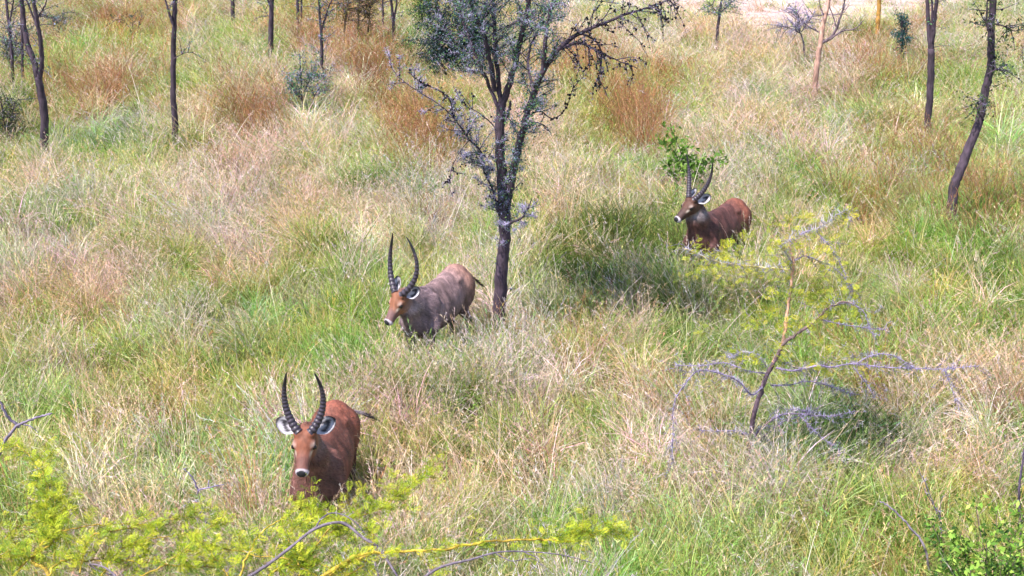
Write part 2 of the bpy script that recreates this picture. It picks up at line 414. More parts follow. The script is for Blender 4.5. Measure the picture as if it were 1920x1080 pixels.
        Pf = base+ax*(.01+.205*uu[..., None])+sdv*(wid*vv)[..., None]-fr*((1-vv**2)*.035*np.sin(np.pi*np.clip(uu*.9+.12, 0, 1)))[..., None]
        Pb = Pf-fr*.009-ax*.001
        Vf = Pf.reshape(-1, 3)@RH.T+poll; Vb = Pb.reshape(-1, 3)@RH.T+poll
        UU = np.broadcast_to(uu, (nu, nv)).ravel(); VV = np.broadcast_to(vv, (nu, nv)).ravel()
        cf = np.tile([.58, .54, .60], (nu*nv, 1)).astype(float)
        rim = np.clip(sst(np.abs(VV), .70, .92)*.9*sst(UU, .30, .6)+sst(UU, .80, .90), 0, 1)[:, None]; cf = cf*(1-rim)+np.array([.02, .016, .018])*rim
        stk = (np.exp(-((VV-.45*np.sin(UU*5))/.24)**2)*sst(UU, .15, .3)*sst(UU, .85, .7)*.85+np.exp(-((VV+.35)/.18)**2)*sst(UU, .3, .45)*sst(UU, .75, .6)*.7)[:, None]
        stk = np.clip(stk*2.0, 0, 1); cf = cf*(1-stk)+np.array([.022, .018, .026])*stk
        cb = np.tile(np.array(pal['face'])*.8, (nu*nv, 1)); tipb = sst(UU, .75, .9)[:, None]; cb = cb*(1-tipb)+np.array([.02, .015, .015])*tipb
        q1 = np.array([(i*nv+j, i*nv+j+1, (i+1)*nv+j+1, (i+1)*nv+j) for i in range(nu-1) for j in range(nv-1)])
        rimq = [(i, i+nv, i+nv+nu*nv, i+nu*nv) for i in [r*nv for r in range(nu-1)]]+[(i+nv-1, i+nv-1+nu*nv, i+2*nv-1+nu*nv, i+2*nv-1) for i in [r*nv for r in range(nu-1)]]
        rimq += [((nu-1)*nv+j, (nu-1)*nv+j+1, (nu-1)*nv+j+1+nu*nv, (nu-1)*nv+j+nu*nv) for j in range(nv-1)]
        mb = MB(); mb.add(np.vstack([Vf, Vb]), np.vstack([q1, q1[:, ::-1]+nu*nv, rimq]), None, np.vstack([cf, cb])); mb.build('ear', M_coat, root, True)
    # tail: local direction, with a darker tuft
    td = np.array(tail_dir, float); td /= np.linalg.norm(td)
    t0 = np.array([-.80, 0, 1.0]); pts = catmull([t0, t0+td*.13+[0, 0, .005], t0+td*.25-[0, 0, .03], t0+td*.36-[0, 0, .09]], 5)
    cc = np.tile(np.array(pal['rump'])*.9, (len(pts), 1)); tt = np.linspace(0, 1, len(pts)); cc[tt > .62] = (.03, .022, .022)
    cc[(tt <= .62)&(tt > .15)] = pal['tail']
    mb = MB(); tube(mb, pts, [.026, .014, .011, .016, .003], 8, cc)
    kk = rng.integers(4, len(pts), 260); pp = pts[kk]+rng.normal(0, .008, (260, 3)); dd = td+rng.normal(0, .25, (260, 3))-[0, 0, .2]
    dd /= np.linalg.norm(dd, axis=1)[:, None]; sd_ = np.cross(dd, rng.normal(size=(260, 3))); sd_ /= np.linalg.norm(sd_, axis=1)[:, None]
    tv = np.stack([pp-sd_*.003, pp+sd_*.003, pp+dd*rng.uniform(.03, .08, (260, 1))], 1).reshape(-1, 3)
    mb.add(tv, None, np.arange(len(tv)).reshape(-1, 3), np.repeat(cc[kk], 3, 0)); mb.build('tail', M_coat, root, True)
    def px(q_): return tuple(round(float(a)) for a in proj(loc+RB@(np.array(q_)*s)))
    print('BUCK', label[:20], 'loc', loc.round(2), 'poll', px(poll), 'nose', px(H([.4, 0, -.08])), 'rump top', px([-.6, 0, 1.21]), 'withers', px([.35, 0, 1.24]),
          'rump end', px([-.82, 0, .97]), 'chest', px([.6, 0, .8]), 'hornbase', px(H([.03, -.04, .03])))
    return root, loc, hd

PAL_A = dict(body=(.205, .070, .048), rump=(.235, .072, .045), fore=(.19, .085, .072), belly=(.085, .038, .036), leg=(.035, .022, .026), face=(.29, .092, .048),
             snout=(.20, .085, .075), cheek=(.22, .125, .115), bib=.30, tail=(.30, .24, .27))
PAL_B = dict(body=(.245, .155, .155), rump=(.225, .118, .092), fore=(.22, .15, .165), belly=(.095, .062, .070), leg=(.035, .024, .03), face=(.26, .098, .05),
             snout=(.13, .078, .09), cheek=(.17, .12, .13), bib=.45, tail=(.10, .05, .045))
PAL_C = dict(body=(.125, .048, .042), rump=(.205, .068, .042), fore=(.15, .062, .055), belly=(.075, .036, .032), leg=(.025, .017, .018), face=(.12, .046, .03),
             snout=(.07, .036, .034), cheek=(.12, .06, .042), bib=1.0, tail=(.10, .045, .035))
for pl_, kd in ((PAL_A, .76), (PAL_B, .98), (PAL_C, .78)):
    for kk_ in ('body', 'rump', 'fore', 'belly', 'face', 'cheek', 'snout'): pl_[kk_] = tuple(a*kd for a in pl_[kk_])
BUCKS = []
BUCKS.append(waterbuck('waterbuck', 'red-brown waterbuck facing the camera, white-lined ears spread wide, nearest of the three', (572, 808), 1.60, (.72, -.02),
    (-.03, -1.0), (-.03, -.78, -.62), 0.0, .60, (64, 16), (.085, .07), PAL_A, [(-.55, 1, .10, .35), (-.62, 1, .15, .35)], (-.25, .95, -.10), neck_fat=.95))
BUCKS.append(waterbuck('waterbuck', 'grey-mauve waterbuck with the longest ringed horns, lowering its head beside the dark tree trunk', (750, 550), 1.34, (.82, -.04),
    (-.40, -.91), (-.48, -.56, -.67), 0.0, .76, (70, 24), (.145, .06), PAL_B, [(-.95, .45, .15, .3), (-.60, .85, .1, .5)], (-.75, .30, -.35)))
BUCKS.append(waterbuck('waterbuck', 'dark chestnut waterbuck looking left with a white throat, farthest of the three', (1299, 374), 1.53, (.70, -.02),
    (-.61, -.79), (-.70, -.50, -.46), 0.0, .62, (66, 12), (.04, .21), PAL_C, [(-1, .35, .1, .5), (-.9, .8, .1, .7)], (-.4, 0, -1)))

# ------------------------------------------------------------------ grass
def blades(mb, n, rad, L, W, lean, curl, bias, cols, segs=4, plume=0.0):
    r = rad*np.sqrt(rng.random(n)); a = rng.random(n)*2*np.pi
    b0 = np.stack([r*np.cos(a), r*np.sin(a), np.zeros(n)], 1)
    az = rng.random(n)*2*np.pi
    dirh = np.stack([np.cos(az), np.sin(az), np.zeros(n)], 1)+np.array([bias[0], bias[1], 0]); dirh /= np.linalg.norm(dirh, axis=1)[:, None]
    ln = rng.uniform(L[0], L[1], n); th0 = np.abs(rng.normal(lean, lean*.5, n)); k = rng.uniform(curl*.3, curl*1.5, n)
    T = np.linspace(0, 1, segs+1); pts = [b0]; p = b0.copy()
    for i in range(segs):
        th = np.clip(th0+k*(T[i]+.5/segs)**1.5, 0, 2.3); st = ln/segs
        p = p+dirh*(np.sin(th)*st)[:, None]+np.array([0, 0, 1])*(np.cos(th)*st)[:, None]; pts.append(p.copy())
    pts = np.stack(pts, 1); fa = rng.random(n)*np.pi
    sd = np.stack([np.cos(fa), np.sin(fa), np.zeros(n)], 1)
    w = (rng.uniform(W[0], W[1], n)[:, None]*(1-T[None]**2.2*.88))[..., None]*.5
    v = np.stack([pts-sd[:, None]*w, pts+sd[:, None]*w], 2).reshape(n, -1, 3); m = 2*(segs+1)
    q = np.array([(2*i, 2*i+1, 2*i+3, 2*i+2) for i in range(segs)])
    c = cols[rng.integers(0, len(cols), n)]*rng.uniform(.72, 1.3, (n, 1))
    tip = (T**2)[None, :, None]*.45; cc = c[:, None]*(1-tip)+(c[:, None]*.5+np.array([.80, .68, .62]))*tip
    cc = np.repeat(cc, 2, 1)
    mb.add(v.reshape(-1, 3), (q[None]+(np.arange(n)*m)[:, None, None]).reshape(-1, 4), None, cc.reshape(-1, 3))
    if plume > 0:
        kx = np.where(rng.random(n) < plume)[0]; M_ = 16
        tip0 = pts[kx, -1]; dr = pts[kx, -1]-pts[kx, -2]; dr /= np.linalg.norm(dr, axis=1)[:, None]
        tt = rng.random((len(kx), M_))*.16-.12
        pp = (tip0[:, None]+dr[:, None]*tt[..., None]).reshape(-1, 3)
        dd = np.repeat(dr, M_, 0)+rng.normal(0, .38, (len(pp), 3)); dd /= np.linalg.norm(dd, axis=1)[:, None]
        s2 = np.cross(dd, rng.normal(size=dd.shape)); s2 /= np.linalg.norm(s2, axis=1)[:, None]
        le = rng.uniform(.02, .05, (len(pp), 1)); ww = .0028
        v = np.stack([pp-s2*ww*.4, pp+s2*ww*.4, pp+dd*le*.6+s2*ww, pp+dd*le], 1).reshape(-1, 3)
        pc = np.repeat(c[kx], M_, 0)*rng.uniform(.8, 1.25, (len(pp), 1))
        mb.add(v, np.arange(len(v)).reshape(-1, 4), None, np.repeat(pc, 4, 0))

coll = bpy.data.collections.new('grass_sources'); VAR = {}; order = 0
def src(kind, mb):
    global order
    o = mb.build('src_%03d' % order, M_grass, link=False); coll.objects.link(o); VAR.setdefault(kind, []).append(order); order += 1
cg = np.array([[1, 1, 1], [.75, .95, .7], [1.15, 1.1, .9], [.9, 1.12, 1.35], [2.1, 1.45, 2.3], [1.5, .95, .9], [.55, .7, .40]])
cs = np.array([[1, 1, 1], [1.18, 1.1, 1.0], [.92, .82, 1.02], [1.0, .78, .62], [.45, .62, .28], [1.15, 1.12, 1.3], [.55, .45, .38]])
cr = np.array([[1, 1, 1], [1.3, 1.2, 1.1], [.75, .65, .6], [1.1, .85, .75], [.8, 1.2, .6]])
BI = (-.45, -.12)
for i in range(8):    # fine green tufts
    mb = MB(); blades(mb, 85, .20, (.38, .78), (.006, .013), .26, 1.4, BI, cg); blades(mb, 12, .16, (.70, 1.0), (.005, .007), .25, .6, BI, cg*1.3, 4, .5); src('green', mb)
for i in range(8):    # pale straw, seed heads
    mb = MB(); blades(mb, 34, .20, (.35, .70), (.006, .011), .35, 1.4, BI, cs); blades(mb, 30, .17, (.70, 1.08), (.0045, .0075), .28, .75, BI, cs, 5, .75); src('straw', mb)
for i in range(5):    # rust-coloured tall
    mb = MB(); blades(mb, 34, .18, (.40, .80), (.006, .010), .22, .9, BI, cr); blades(mb, 32, .15, (.80, 1.2), (.005, .008), .20, .55, BI, cr, 5, .9); src('rust', mb)
for i in range(5):    # broad lush
    mb = MB(); blades(mb, 75, .22, (.50, .95), (.008, .016), .22, 1.3, BI, cg[[0, 1, 2, 3, 6]]); src('lush', mb)
for i in range(6):    # tall arching tussocks
    mb = MB(); blades(mb, 120, .13, (.60, 1.05), (.007, .014), .24, 1.5, (-.2, -.1), cg[[0, 1, 2, 3, 4, 6]] if i % 2 else np.vstack([cs[:5], cg[:3]*[.6, .8, .4]])); blades(mb, 12, .1, (.9, 1.25), (.005, .008), .2, .6, BI, cs, 5, .9); src('tussock', mb)
for i in range(4):    # dense low thatch
    mb = MB(); blades(mb, 80, .28, (.15, .40), (.007, .015), .55, 1.7, BI, cs[[0, 1, 2, 3, 4]], 3); src('low', mb)
for i in range(5):    # lone long stalks
    mb = MB(); blades(mb, 4, .12, (.85, 1.3), (.006, .008), .34, .6, BI, cs[[0, 1, 5]], 5, 1.0); src('stalk', mb)

# colour zones of the meadow, some cast shade included, (x, y, rx, ry, kind, weight) seen on the ground then kept in world space
Z = [(1200, 262, 45, 45, 'rust', 3), (1180, 215, 40, 40, 'rust', 2), (800, 310, 45, 60, 'rust', 3), (770, 250, 40, 40, 'rust', 2.5), (690, 150, 70, 60, 'rust', 3), (640, 90, 80, 60, 'rust', 2.5),
     (480, 235, 70, 50, 'rust', 2.2), (200, 190, 120, 50, 'rust', 1.6), (240, 70, 200, 50, 'rust', 1.7), (700, 30, 200, 40, 'rust', 1.8), (1660, 140, 80, 60, 'rust', 1.6), (1680, 330, 80, 70, 'rust', 1.6),
     (1850, 440, 90, 90, 'rust', 1.8), (1250, 170, 80, 50, 'rust', 1.2), (1100, 150, 80, 50, 'rust', 1.8), (1560, 250, 100, 60, 'rust', .8), (520, 560, 50, 35, 'rust', 1.0), (1640, 420, 60, 60, 'rust', 1.0), (60, 140, 80, 60, 'rust', 1.0),
     (1380, 110, 180, 70, 'straw', 2.2), (540, 420, 160, 70, 'straw', 1.8), (90, 350, 110, 50, 'straw', 2), (330, 640, 80, 50, 'straw', 2), (560, 330, 120, 50, 'straw', 1.6), (860, 170, 60, 40, 'straw', 2.5),
     (1480, 290, 140, 80, 'straw', 1.8), (1120, 720, 140, 60, 'straw', 1.2), (1300, 1000, 160, 80, 'straw', 1.8), (1800, 760, 140, 100, 'straw', 1.5), (150, 560, 160, 80, 'straw', 1.6), (40, 640, 90, 70, 'straw', 1.5), (950, 330, 140, 60, 'straw', 1.5), (1100, 400, 90, 40, 'straw', 1.3),
     (850, 720, 160, 60, 'straw', .9), (1100, 640, 140, 40, 'straw', 1.6), (880, 980, 200, 60, 'straw', .9), (1750, 900, 120, 60, 'straw', 1.3), (400, 380, 150, 50, 'straw', 1.2), (1000, 250, 60, 60, 'straw', 1.0),
     (420, 540, 120, 60, 'straw', 1.0), (230, 430, 120, 40, 'straw', 1.0), (1560, 140, 60, 80, 'straw', .8), (1850, 650, 90, 60, 'straw', 1.0),
     (680, 640, 140, 70, 'lush', 1.4), (640, 560, 120, 40, 'lush', 1.2), (1200, 490, 140, 60, 'dark', 4), (1120, 530, 90, 40, 'dark', 3), (1330, 500, 60, 40, 'dark', 2.5), (1580, 880, 90, 60, 'dark', 2.2), (1880, 560, 110, 90, 'lush', 3),  # dark: darker clumps, with tree and sapling shade painted into their tint
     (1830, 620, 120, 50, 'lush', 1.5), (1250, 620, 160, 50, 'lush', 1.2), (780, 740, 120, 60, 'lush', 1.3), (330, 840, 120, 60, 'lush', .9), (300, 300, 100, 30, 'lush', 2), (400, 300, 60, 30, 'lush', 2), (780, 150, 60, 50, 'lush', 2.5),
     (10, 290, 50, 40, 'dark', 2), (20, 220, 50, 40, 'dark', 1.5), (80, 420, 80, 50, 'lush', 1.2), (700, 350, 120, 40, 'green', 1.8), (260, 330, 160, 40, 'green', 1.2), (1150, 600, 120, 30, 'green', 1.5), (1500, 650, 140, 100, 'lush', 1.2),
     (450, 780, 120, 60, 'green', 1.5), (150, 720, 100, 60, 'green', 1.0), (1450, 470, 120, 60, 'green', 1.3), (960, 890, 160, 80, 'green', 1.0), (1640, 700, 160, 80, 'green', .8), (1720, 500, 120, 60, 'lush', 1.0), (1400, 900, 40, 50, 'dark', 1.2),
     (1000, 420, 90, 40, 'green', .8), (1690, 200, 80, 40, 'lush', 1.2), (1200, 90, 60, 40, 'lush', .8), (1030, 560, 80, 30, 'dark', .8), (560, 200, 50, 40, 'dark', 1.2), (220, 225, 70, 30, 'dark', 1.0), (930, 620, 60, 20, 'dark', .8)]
# jittered points over the view and well around it
pts = []
for Y0, Y1, dens in [(5, 12, 26), (12, 18, 23), (18, 26, 18), (26, 36, 13), (36, 62, 8)]:
    hw = .44*Y1+2.5; N = int((Y1-Y0)*2*hw*dens)
    pts.append(np.stack([rng.uniform(-hw, hw, N), rng.uniform(Y0, Y1, N)], 1))
pts = np.vstack(pts); x, y = pts.T
pxx, pyy = proj(np.stack([x, y, np.zeros(len(x))], 1))
KN = ['green', 'straw', 'rust', 'lush', 'dark']; wts = {k: np.zeros(len(x)) for k in KN}
n_a, n_b, n_c, n_d = fbm(x*.45, y*.30, 1), fbm(x*.6+40, y*.42, 2), fbm(x*.8, y*.5+70, 3), fbm(x*1.7, y*1.2, 8)
wts['green'] += 1.7+1.9*sst(n_a, .45, .6); wts['straw'] += .95+2.2*sst(n_b, .43, .60); wts['rust'] += .05+.5*sst(n_c, .58, .7); wts['lush'] += .22+1.0*sst(n_d, .5, .65)
wts['rust'] += np.clip((220-pyy)/500, 0, .3)
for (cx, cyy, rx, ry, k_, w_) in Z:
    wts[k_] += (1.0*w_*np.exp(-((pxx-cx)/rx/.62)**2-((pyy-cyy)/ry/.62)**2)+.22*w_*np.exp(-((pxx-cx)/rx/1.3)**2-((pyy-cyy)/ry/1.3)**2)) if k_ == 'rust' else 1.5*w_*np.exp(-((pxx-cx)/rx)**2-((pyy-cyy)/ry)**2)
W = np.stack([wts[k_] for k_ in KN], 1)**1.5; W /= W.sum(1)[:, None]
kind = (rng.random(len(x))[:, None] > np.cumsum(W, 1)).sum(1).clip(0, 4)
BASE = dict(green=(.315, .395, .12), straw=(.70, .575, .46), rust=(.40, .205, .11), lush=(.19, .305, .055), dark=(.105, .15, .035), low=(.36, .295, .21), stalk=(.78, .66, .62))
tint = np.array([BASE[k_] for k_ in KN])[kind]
cool = fbm(x*.9+11, y*.6, 21)[:, None]; tint = tint*(1+(cool-.5)*np.array([[-.10, .15, .8]]))
warm = fbm(x*2.1, y*1.5+9, 31)[:, None]; tint = tint*(1+(warm-.5)*np.array([[.5, .1, -.1]]))
tint *= rng.uniform(.78, 1.25, (len(x), 1))*(1+rng.normal(0, .07, (len(x), 3)))
vk = ['green', 'straw', 'rust', 'lush', 'lush']
vid = np.array([VAR[vk[k_]][rng.integers(0, len(VAR[vk[k_]]))] for k_ in kind])
tk = rng.random(len(x)) < .085; vid = np.where(tk, np.array(VAR['tussock'])[rng.integers(0, 6, len(x))], vid); tint[tk] *= rng.uniform(.8, 1.35, (tk.sum(), 1))
sc = rng.uniform(.62, 1.18, len(x))*(.88+.35*(fbm(x*.7, y*.7, 44)-.5)*2)
def extra(frac, name, smin_, smax_):
    ii = rng.random(len(pts)) < frac; n_ = ii.sum()
    pp = pts[ii]+rng.normal(0, .1, (n_, 2)); base = np.array(BASE[name])
    mixw = .45 if name == 'low' else .15
    tt = (tint[ii]*mixw+base*(1-mixw))*rng.uniform(.8, 1.2, (n_, 1))
    return pp, tt, np.array([VAR[name][rng.integers(0, len(VAR[name]))] for _ in range(n_)]), rng.uniform(smin_, smax_, n_)
xs = []
for root, loc, hd in BUCKS:
    q = np.stack([rng.uniform(-.9, .9, 70), rng.uniform(-.75, -.15, 70)], 1); xs.append(loc[:2]+hd[:2]*.35+q+np.array([.1, -.35]))
xs = np.vstack(xs); nb_ = len(xs); kb = rng.choice([0, 1, 3, 0], nb_)
pts = np.vstack([pts, xs]); tint = np.vstack([tint, np.array([BASE[KN[k_]] for k_ in kb])*rng.uniform(.7, 1.15, (nb_, 1))])
vid = np.concatenate([vid, [VAR[KN[k_]][rng.integers(0, 5)] for k_ in kb]]); sc = np.concatenate([sc, rng.uniform(.8, 1.05, nb_)*np.repeat([1.22, 1.06, 1.08], 70)])
for (cx, cyy, rx, ry, k_, w_) in Z:      # distinct red-brown stands
    if k_ == 'rust' and w_ >= 1.5 and cyy > 60:
        n_ = int(5+w_*4); q = np.array([G(cx+rng.normal(0, rx*.75), cyy+18+rng.normal(0, ry*.55))[:2] for _ in range(n_)])
        pts = np.vstack([pts, q]); tint = np.vstack([tint, np.array([[.36, .20, .11]])*rng.uniform(.6, 1.5, (n_, 1))])
        vid = np.concatenate([vid, np.array(VAR['rust'])[rng.integers(0, 5, n_)]]); sc = np.concatenate([sc, rng.uniform(.85, 1.25, n_)])
e1 = extra(.45, 'low', .9, 1.4); e2 = extra(.09, 'stalk', .65, 1.0)
pts = np.vstack([pts, e1[0], e2[0]]); tint = np.vstack([tint, e1[1], e2[1]]); vid = np.concatenate([vid, e1[2], e2[2]]); sc = np.concatenate([sc, e1[3], e2[3]])
x, y = pts.T; keep = np.ones(len(x), bool)
# earth track: only a thin fringe of grass
ey = np.interp(x, near[:, 0], near[:, 1], left=999, right=999)+rng.normal(0, .5, len(x))
keep &= ~((y > ey)&(y < ey+20)&(rng.random(len(x)) > .06))
for root, loc, hd in BUCKS:            # trampled under the animals
    u = (x-loc[0])*hd[0]+(y-loc[1])*hd[1]; w = -(x-loc[0])*hd[1]+(y-loc[1])*hd[0]
    ins = ((u/1.0)**2+(w/.36)**2) < 1; sc = np.where(ins, sc*.45, sc)
    fr = (~ins)&((u-.2)**2+w**2 < 1.5**2)&(y < loc[1]-.2); sc = np.where(fr, np.maximum(sc, .95), sc)
def flip(): pass
GP = []
pts, tint, vid, sc = pts[keep], tint[keep], vid[keep], sc[keep]; x, y = pts.T
far_w = np.clip(1+(y-16)/40, 1, 1.6)
me = bpy.data.meshes.new('grass'); N = len(x); me.vertices.add(N)
me.vertices.foreach_set('co', np.stack([x, y, np.full(N, -.01)], 1).astype(np.float32).ravel())
def attr(nm, ty, key, data):
    a = me.attributes.new(nm, ty, 'POINT'); a.data.foreach_set(key, data.ravel())
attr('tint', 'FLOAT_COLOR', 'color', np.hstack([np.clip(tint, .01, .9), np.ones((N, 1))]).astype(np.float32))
rot = np.stack([rng.normal(0, .12, N), rng.normal(-.05, .12, N), (fbm(x*.5+5, y*.35, 61, 3)-.5)*5.0-.2+rng.normal(0, .40, N)], 1)
attr('rot', 'FLOAT_VECTOR', 'vector', rot.astype(np.float32))
attr('scl', 'FLOAT_VECTOR', 'vector', np.stack([sc*far_w, sc*far_w, sc*rng.uniform(.85, 1.1, N)], 1).astype(np.float32))
attr('vid', 'INT', 'value', vid.astype(np.int32))
me.update(); grass = bpy.data.objects.new('grass', me); S.collection.objects.link(grass)
tag(grass, 'tall mixed green, straw and rust savanna grass covering the whole ground', 'grass', kind='stuff')
ng = bpy.data.node_groups.new('grass_scatter', 'GeometryNodeTree')
ng.interface.new_socket('Geometry', in_out='INPUT', socket_type='NodeSocketGeometry'); ng.interface.new_socket('Geometry', in_out='OUTPUT', socket_type='NodeSocketGeometry')
N_ = ng.nodes; gi = N_.new('NodeGroupInput'); go = N_.new('NodeGroupOutput'); mp = N_.new('GeometryNodeMeshToPoints'); ip = N_.new('GeometryNodeInstanceOnPoints')
ci = N_.new('GeometryNodeCollectionInfo'); ci.inputs['Collection'].default_value = coll; ci.inputs['Separate Children'].default_value = True; ci.inputs['Reset Children'].default_value = True
ip.inputs['Pick Instance'].default_value = True
def na(nm, ty):
    a = N_.new('GeometryNodeInputNamedAttribute'); a.data_type = ty; a.inputs[0].default_value = nm; return a.outputs[0]
ng.links.new(gi.outputs[0], mp.inputs[0]); ng.links.new(mp.outputs[0], ip.inputs['Points']); ng.links.new(ci.outputs[0], ip.inputs['Instance'])
er = N_.new('FunctionNodeEulerToRotation'); ng.links.new(na('rot', 'FLOAT_VECTOR'), er.inputs[0]); ng.links.new(er.outputs[0], ip.inputs['Rotation'])
ng.links.new(na('scl', 'FLOAT_VECTOR'), ip.inputs['Scale']); ng.links.new(na('vid', 'INT'), ip.inputs['Instance Index']); ng.links.new(ip.outputs[0], go.inputs[0])
mod = grass.modifiers.new('scatter', 'NODES'); mod.node_group = ng
print('grass tufts', N)

# ------------------------------------------------------------------ plants
thorn_v = np.array([[0, -.0016, -.0012], [0, .0016, -.0012], [0, 0, .0019], [.058, 0, 0]]); thorn_t = [(0, 1, 3), (1, 2, 3), (2, 0, 3)]
leaf_v = np.array([[0, 0, 0], [.5, .22, .06], [1, 0, 0], [.5, -.22, .06]]); leaf_q = [(0, 1, 2, 3)]
def feather_tpl(pairs=6, pin=.026, ln=.050, leaflets=4, wd=.0021):
    v = []; q = []                      # a rachis with side pinnae, each set with separate narrow leaflets
    for i in range(pairs):
        xx = ln*(i+.7)/pairs; le = pin*math.sin(math.pi*(i+1.2)/(pairs+1.2))+.006
        for s_ in (-1, 1):
            d = np.array([.35, s_, .15]); d /= np.linalg.norm(d); pn = np.array([-d[1], d[0], 0])
            for k in range(leaflets):
                o = np.array([xx, 0, 0])+d*le*(k+.6)/leaflets; a = pn*(.0058 if k % 2 else -.0058)+np.array([0, 0, .002*rng.normal()]); b_ = len(v)
                v += [o-a*.1-d*wd*.5, o+a*.55-d*wd, o+a, o+a*.55+d*wd]; q.append((b_, b_+1, b_+2, b_+3))
    return np.array(v), q
fe_v, fe_q = feather_tpl(6, .028, .055, 4, .0030)
def frond_tpl(pairs=6, pin=.036, ln=.085, wd=.0042):
    v = []; q = []                      # a flat leaf: side pinnae as narrow tapering strips, gaps between them
    for i in range(pairs):
        xx = ln*(i+.4)/pairs; le = pin*math.sin(math.pi*(i+1.3)/(pairs+1.6))+.006
        for s_ in (-1, 1):
            d = np.array([.55, s_, .10+.1*rng.normal()]); d /= np.linalg.norm(d); w_ = np.array([wd, 0, 0]); o = np.array([xx, 0, 0]); b_ = len(v)
            v += [o, o+d*le*.5-w_, o+d*le, o+d*le*.5+w_]; q.append((b_, b_+1, b_+2, b_+3))
    return np.array(v), q
fr_v, fr_q = frond_tpl()
def fronds(mb, path, n, cols, spread=.02, size=1.0):
    p, T = along(path, n); p = p+rng.normal(0, spread, p.shape); cc = np.array(cols)[rng.integers(0, len(cols), n)]*rng.uniform(.55, 1.35, (n, 1))
    d = unit(unit(np.cross(T, rng.normal(size=T.shape)))*np.array([1, 1, .5])+T*.4+np.array([0, 0, .1])); up = np.array([0, 0, 1.])+rng.normal(0, .30, p.shape)
    scatter(mb, fr_v, fr_q, [], p, frames(d, up), rng.uniform(.6, 1.3, n)*size, cc)
oct_v = np.array([[1, 0, 0], [-1, 0, 0], [0, 1, 0], [0, -1, 0], [0, 0, 1], [0, 0, -1.]])
oct_t = [(0, 2, 4), (2, 1, 4), (1, 3, 4), (3, 0, 4), (2, 0, 5), (1, 2, 5), (3, 1, 5), (0, 3, 5)]
def along(path, n):
    p = np.asarray(path); seg = np.linalg.norm(np.diff(p, axis=0), axis=1); cs_ = np.concatenate([[0], np.cumsum(seg)])
    t = rng.random(n)*cs_[-1]; out = np.stack([np.interp(t, cs_, p[:, d]) for d in range(3)], 1)
    k_ = np.clip(np.searchsorted(cs_, t)-1, 0, len(seg)-1); T = np.diff(p, axis=0)[k_]; return out, T/np.linalg.norm(T, axis=1)[:, None]
def unit(v): return v/(np.linalg.norm(v, axis=-1, keepdims=True)+1e-9)
def twig_path(o, d, L, droop=.0, wig=.25, n=6):
    p = [np.array(o, float)]; d = unit(np.array(d, float))
    for i in range(n):
        d = unit(d+rng.normal(0, wig, 3)*.5-np.array([0, 0, droop])); p.append(p[-1]+d*L/n)
    return np.array(p)
def thorns(mb, path, n, col, size=1.0):
    p, T = along(path, n); s_ = unit(np.cross(T, rng.normal(size=T.shape)))
    col = np.asarray(col)*rng.uniform(.75, 1.25, (n, 1))
    scatter(mb, thorn_v, [], thorn_t, p, frames(unit(s_+T*.2)), rng.uniform(.6, 1.25, n)*size, col)
    scatter(mb, thorn_v, [], thorn_t, p, frames(unit(-s_*.8+T*.4+rng.normal(0, .3, s_.shape))), rng.uniform(.6, 1.25, n)*size, col)
def leafbits(mb, path, n, cols, spread=.04, size=.02):
    p, T = along(path, n); p = p+rng.normal(0, spread, p.shape); cc = np.array(cols)[rng.integers(0, len(cols), n)]*rng.uniform(.7, 1.3, (n, 1))
    scatter(mb, leaf_v, leaf_q, [], p, frames(rng.normal(size=p.shape)), rng.uniform(.6, 1.4, n)*size, cc)
def feathers(mb, path, n, cols, spread=.02, size=1.0):
    p, T = along(path, n); p = p+rng.normal(0, spread, p.shape); cc = np.array(cols)[rng.integers(0, len(cols), n)]*rng.uniform(.7, 1.3, (n, 1))
    d = unit(unit(np.cross(T, rng.normal(size=T.shape)))+T*.3+np.array([0, 0, .25])); up = np.array([0, 0, 1.])+rng.normal(0, .45, p.shape)
    scatter(mb, fe_v, fe_q, [], p, frames(d, up), rng.uniform(.7, 1.4, n)*size, cc)
def galls(mb, path, n, r=(.010, .019), col=(.02, .016, .03)):
    p, T = along(path, n); scatter(mb, oct_v, [], oct_t, p+rng.normal(0, .012, p.shape), frames(rng.normal(size=p.shape)), rng.uniform(*r, n), np.tile(col, (n, 1)))
BARK = (.062, .040, .058); TWG = (.085, .062, .095); LIL = (.64, .57, .82); DKG = [(.09, .22, .09), (.15, .32, .12), (.06, .16, .12), (.24, .36, .10), (.13, .24, .26), (.30, .32, .48)]

SH = [1e9, 0]
def limb(mb, Y, pix, r0, r1, dy=None, sides=8, col=BARK, n=6, wob=.05):
    pix = [(a, b_ if b_ < SH[0]-8 else b_+SH[1]) for a, b_ in pix]
    k_ = len(pix); dy = np.zeros(k_) if dy is None else np.interp(np.linspace(0, 1, k_), np.linspace(0, 1, len(dy)), dy)
    p = catmull([PY(a, b_, Y+d) for (a, b_), d in zip(pix, dy)], n); p[1:-1] += rng.normal(0, min(r1*.5, .0045), (len(p)-2, 3)); tube(mb, p, np.linspace(r0, r1, len(p)), sides, np.array(col)*rng.uniform(.7, 1.3, (len(p), 1)), wob); return p

def tree(name, label, cat, base, group, limbs, crown, trunk_mat=M_bark):
    """limbs: fn(Y, mb)-> list of paths; crown: fn(mb, paths)"""
    sh = 0 if base[0] in (932, 1402) else .42*(base[1]+400)*.928/6.8
    SH[0], SH[1] = base[1], sh
    o = G(base[0], base[1]+sh); root = empty(name, o, label, cat, group)
    mb = MB(); paths = limbs(o[1], mb); mb.build('trunk', trunk_mat, root, True, origin=o)
    if crown:
        mb = MB(); crown(mb, paths, o[1])
        if mb.n: mb.build('crown', M_leaf, root, origin=o)
    SH[0], SH[1] = 1e9, 0
    return root

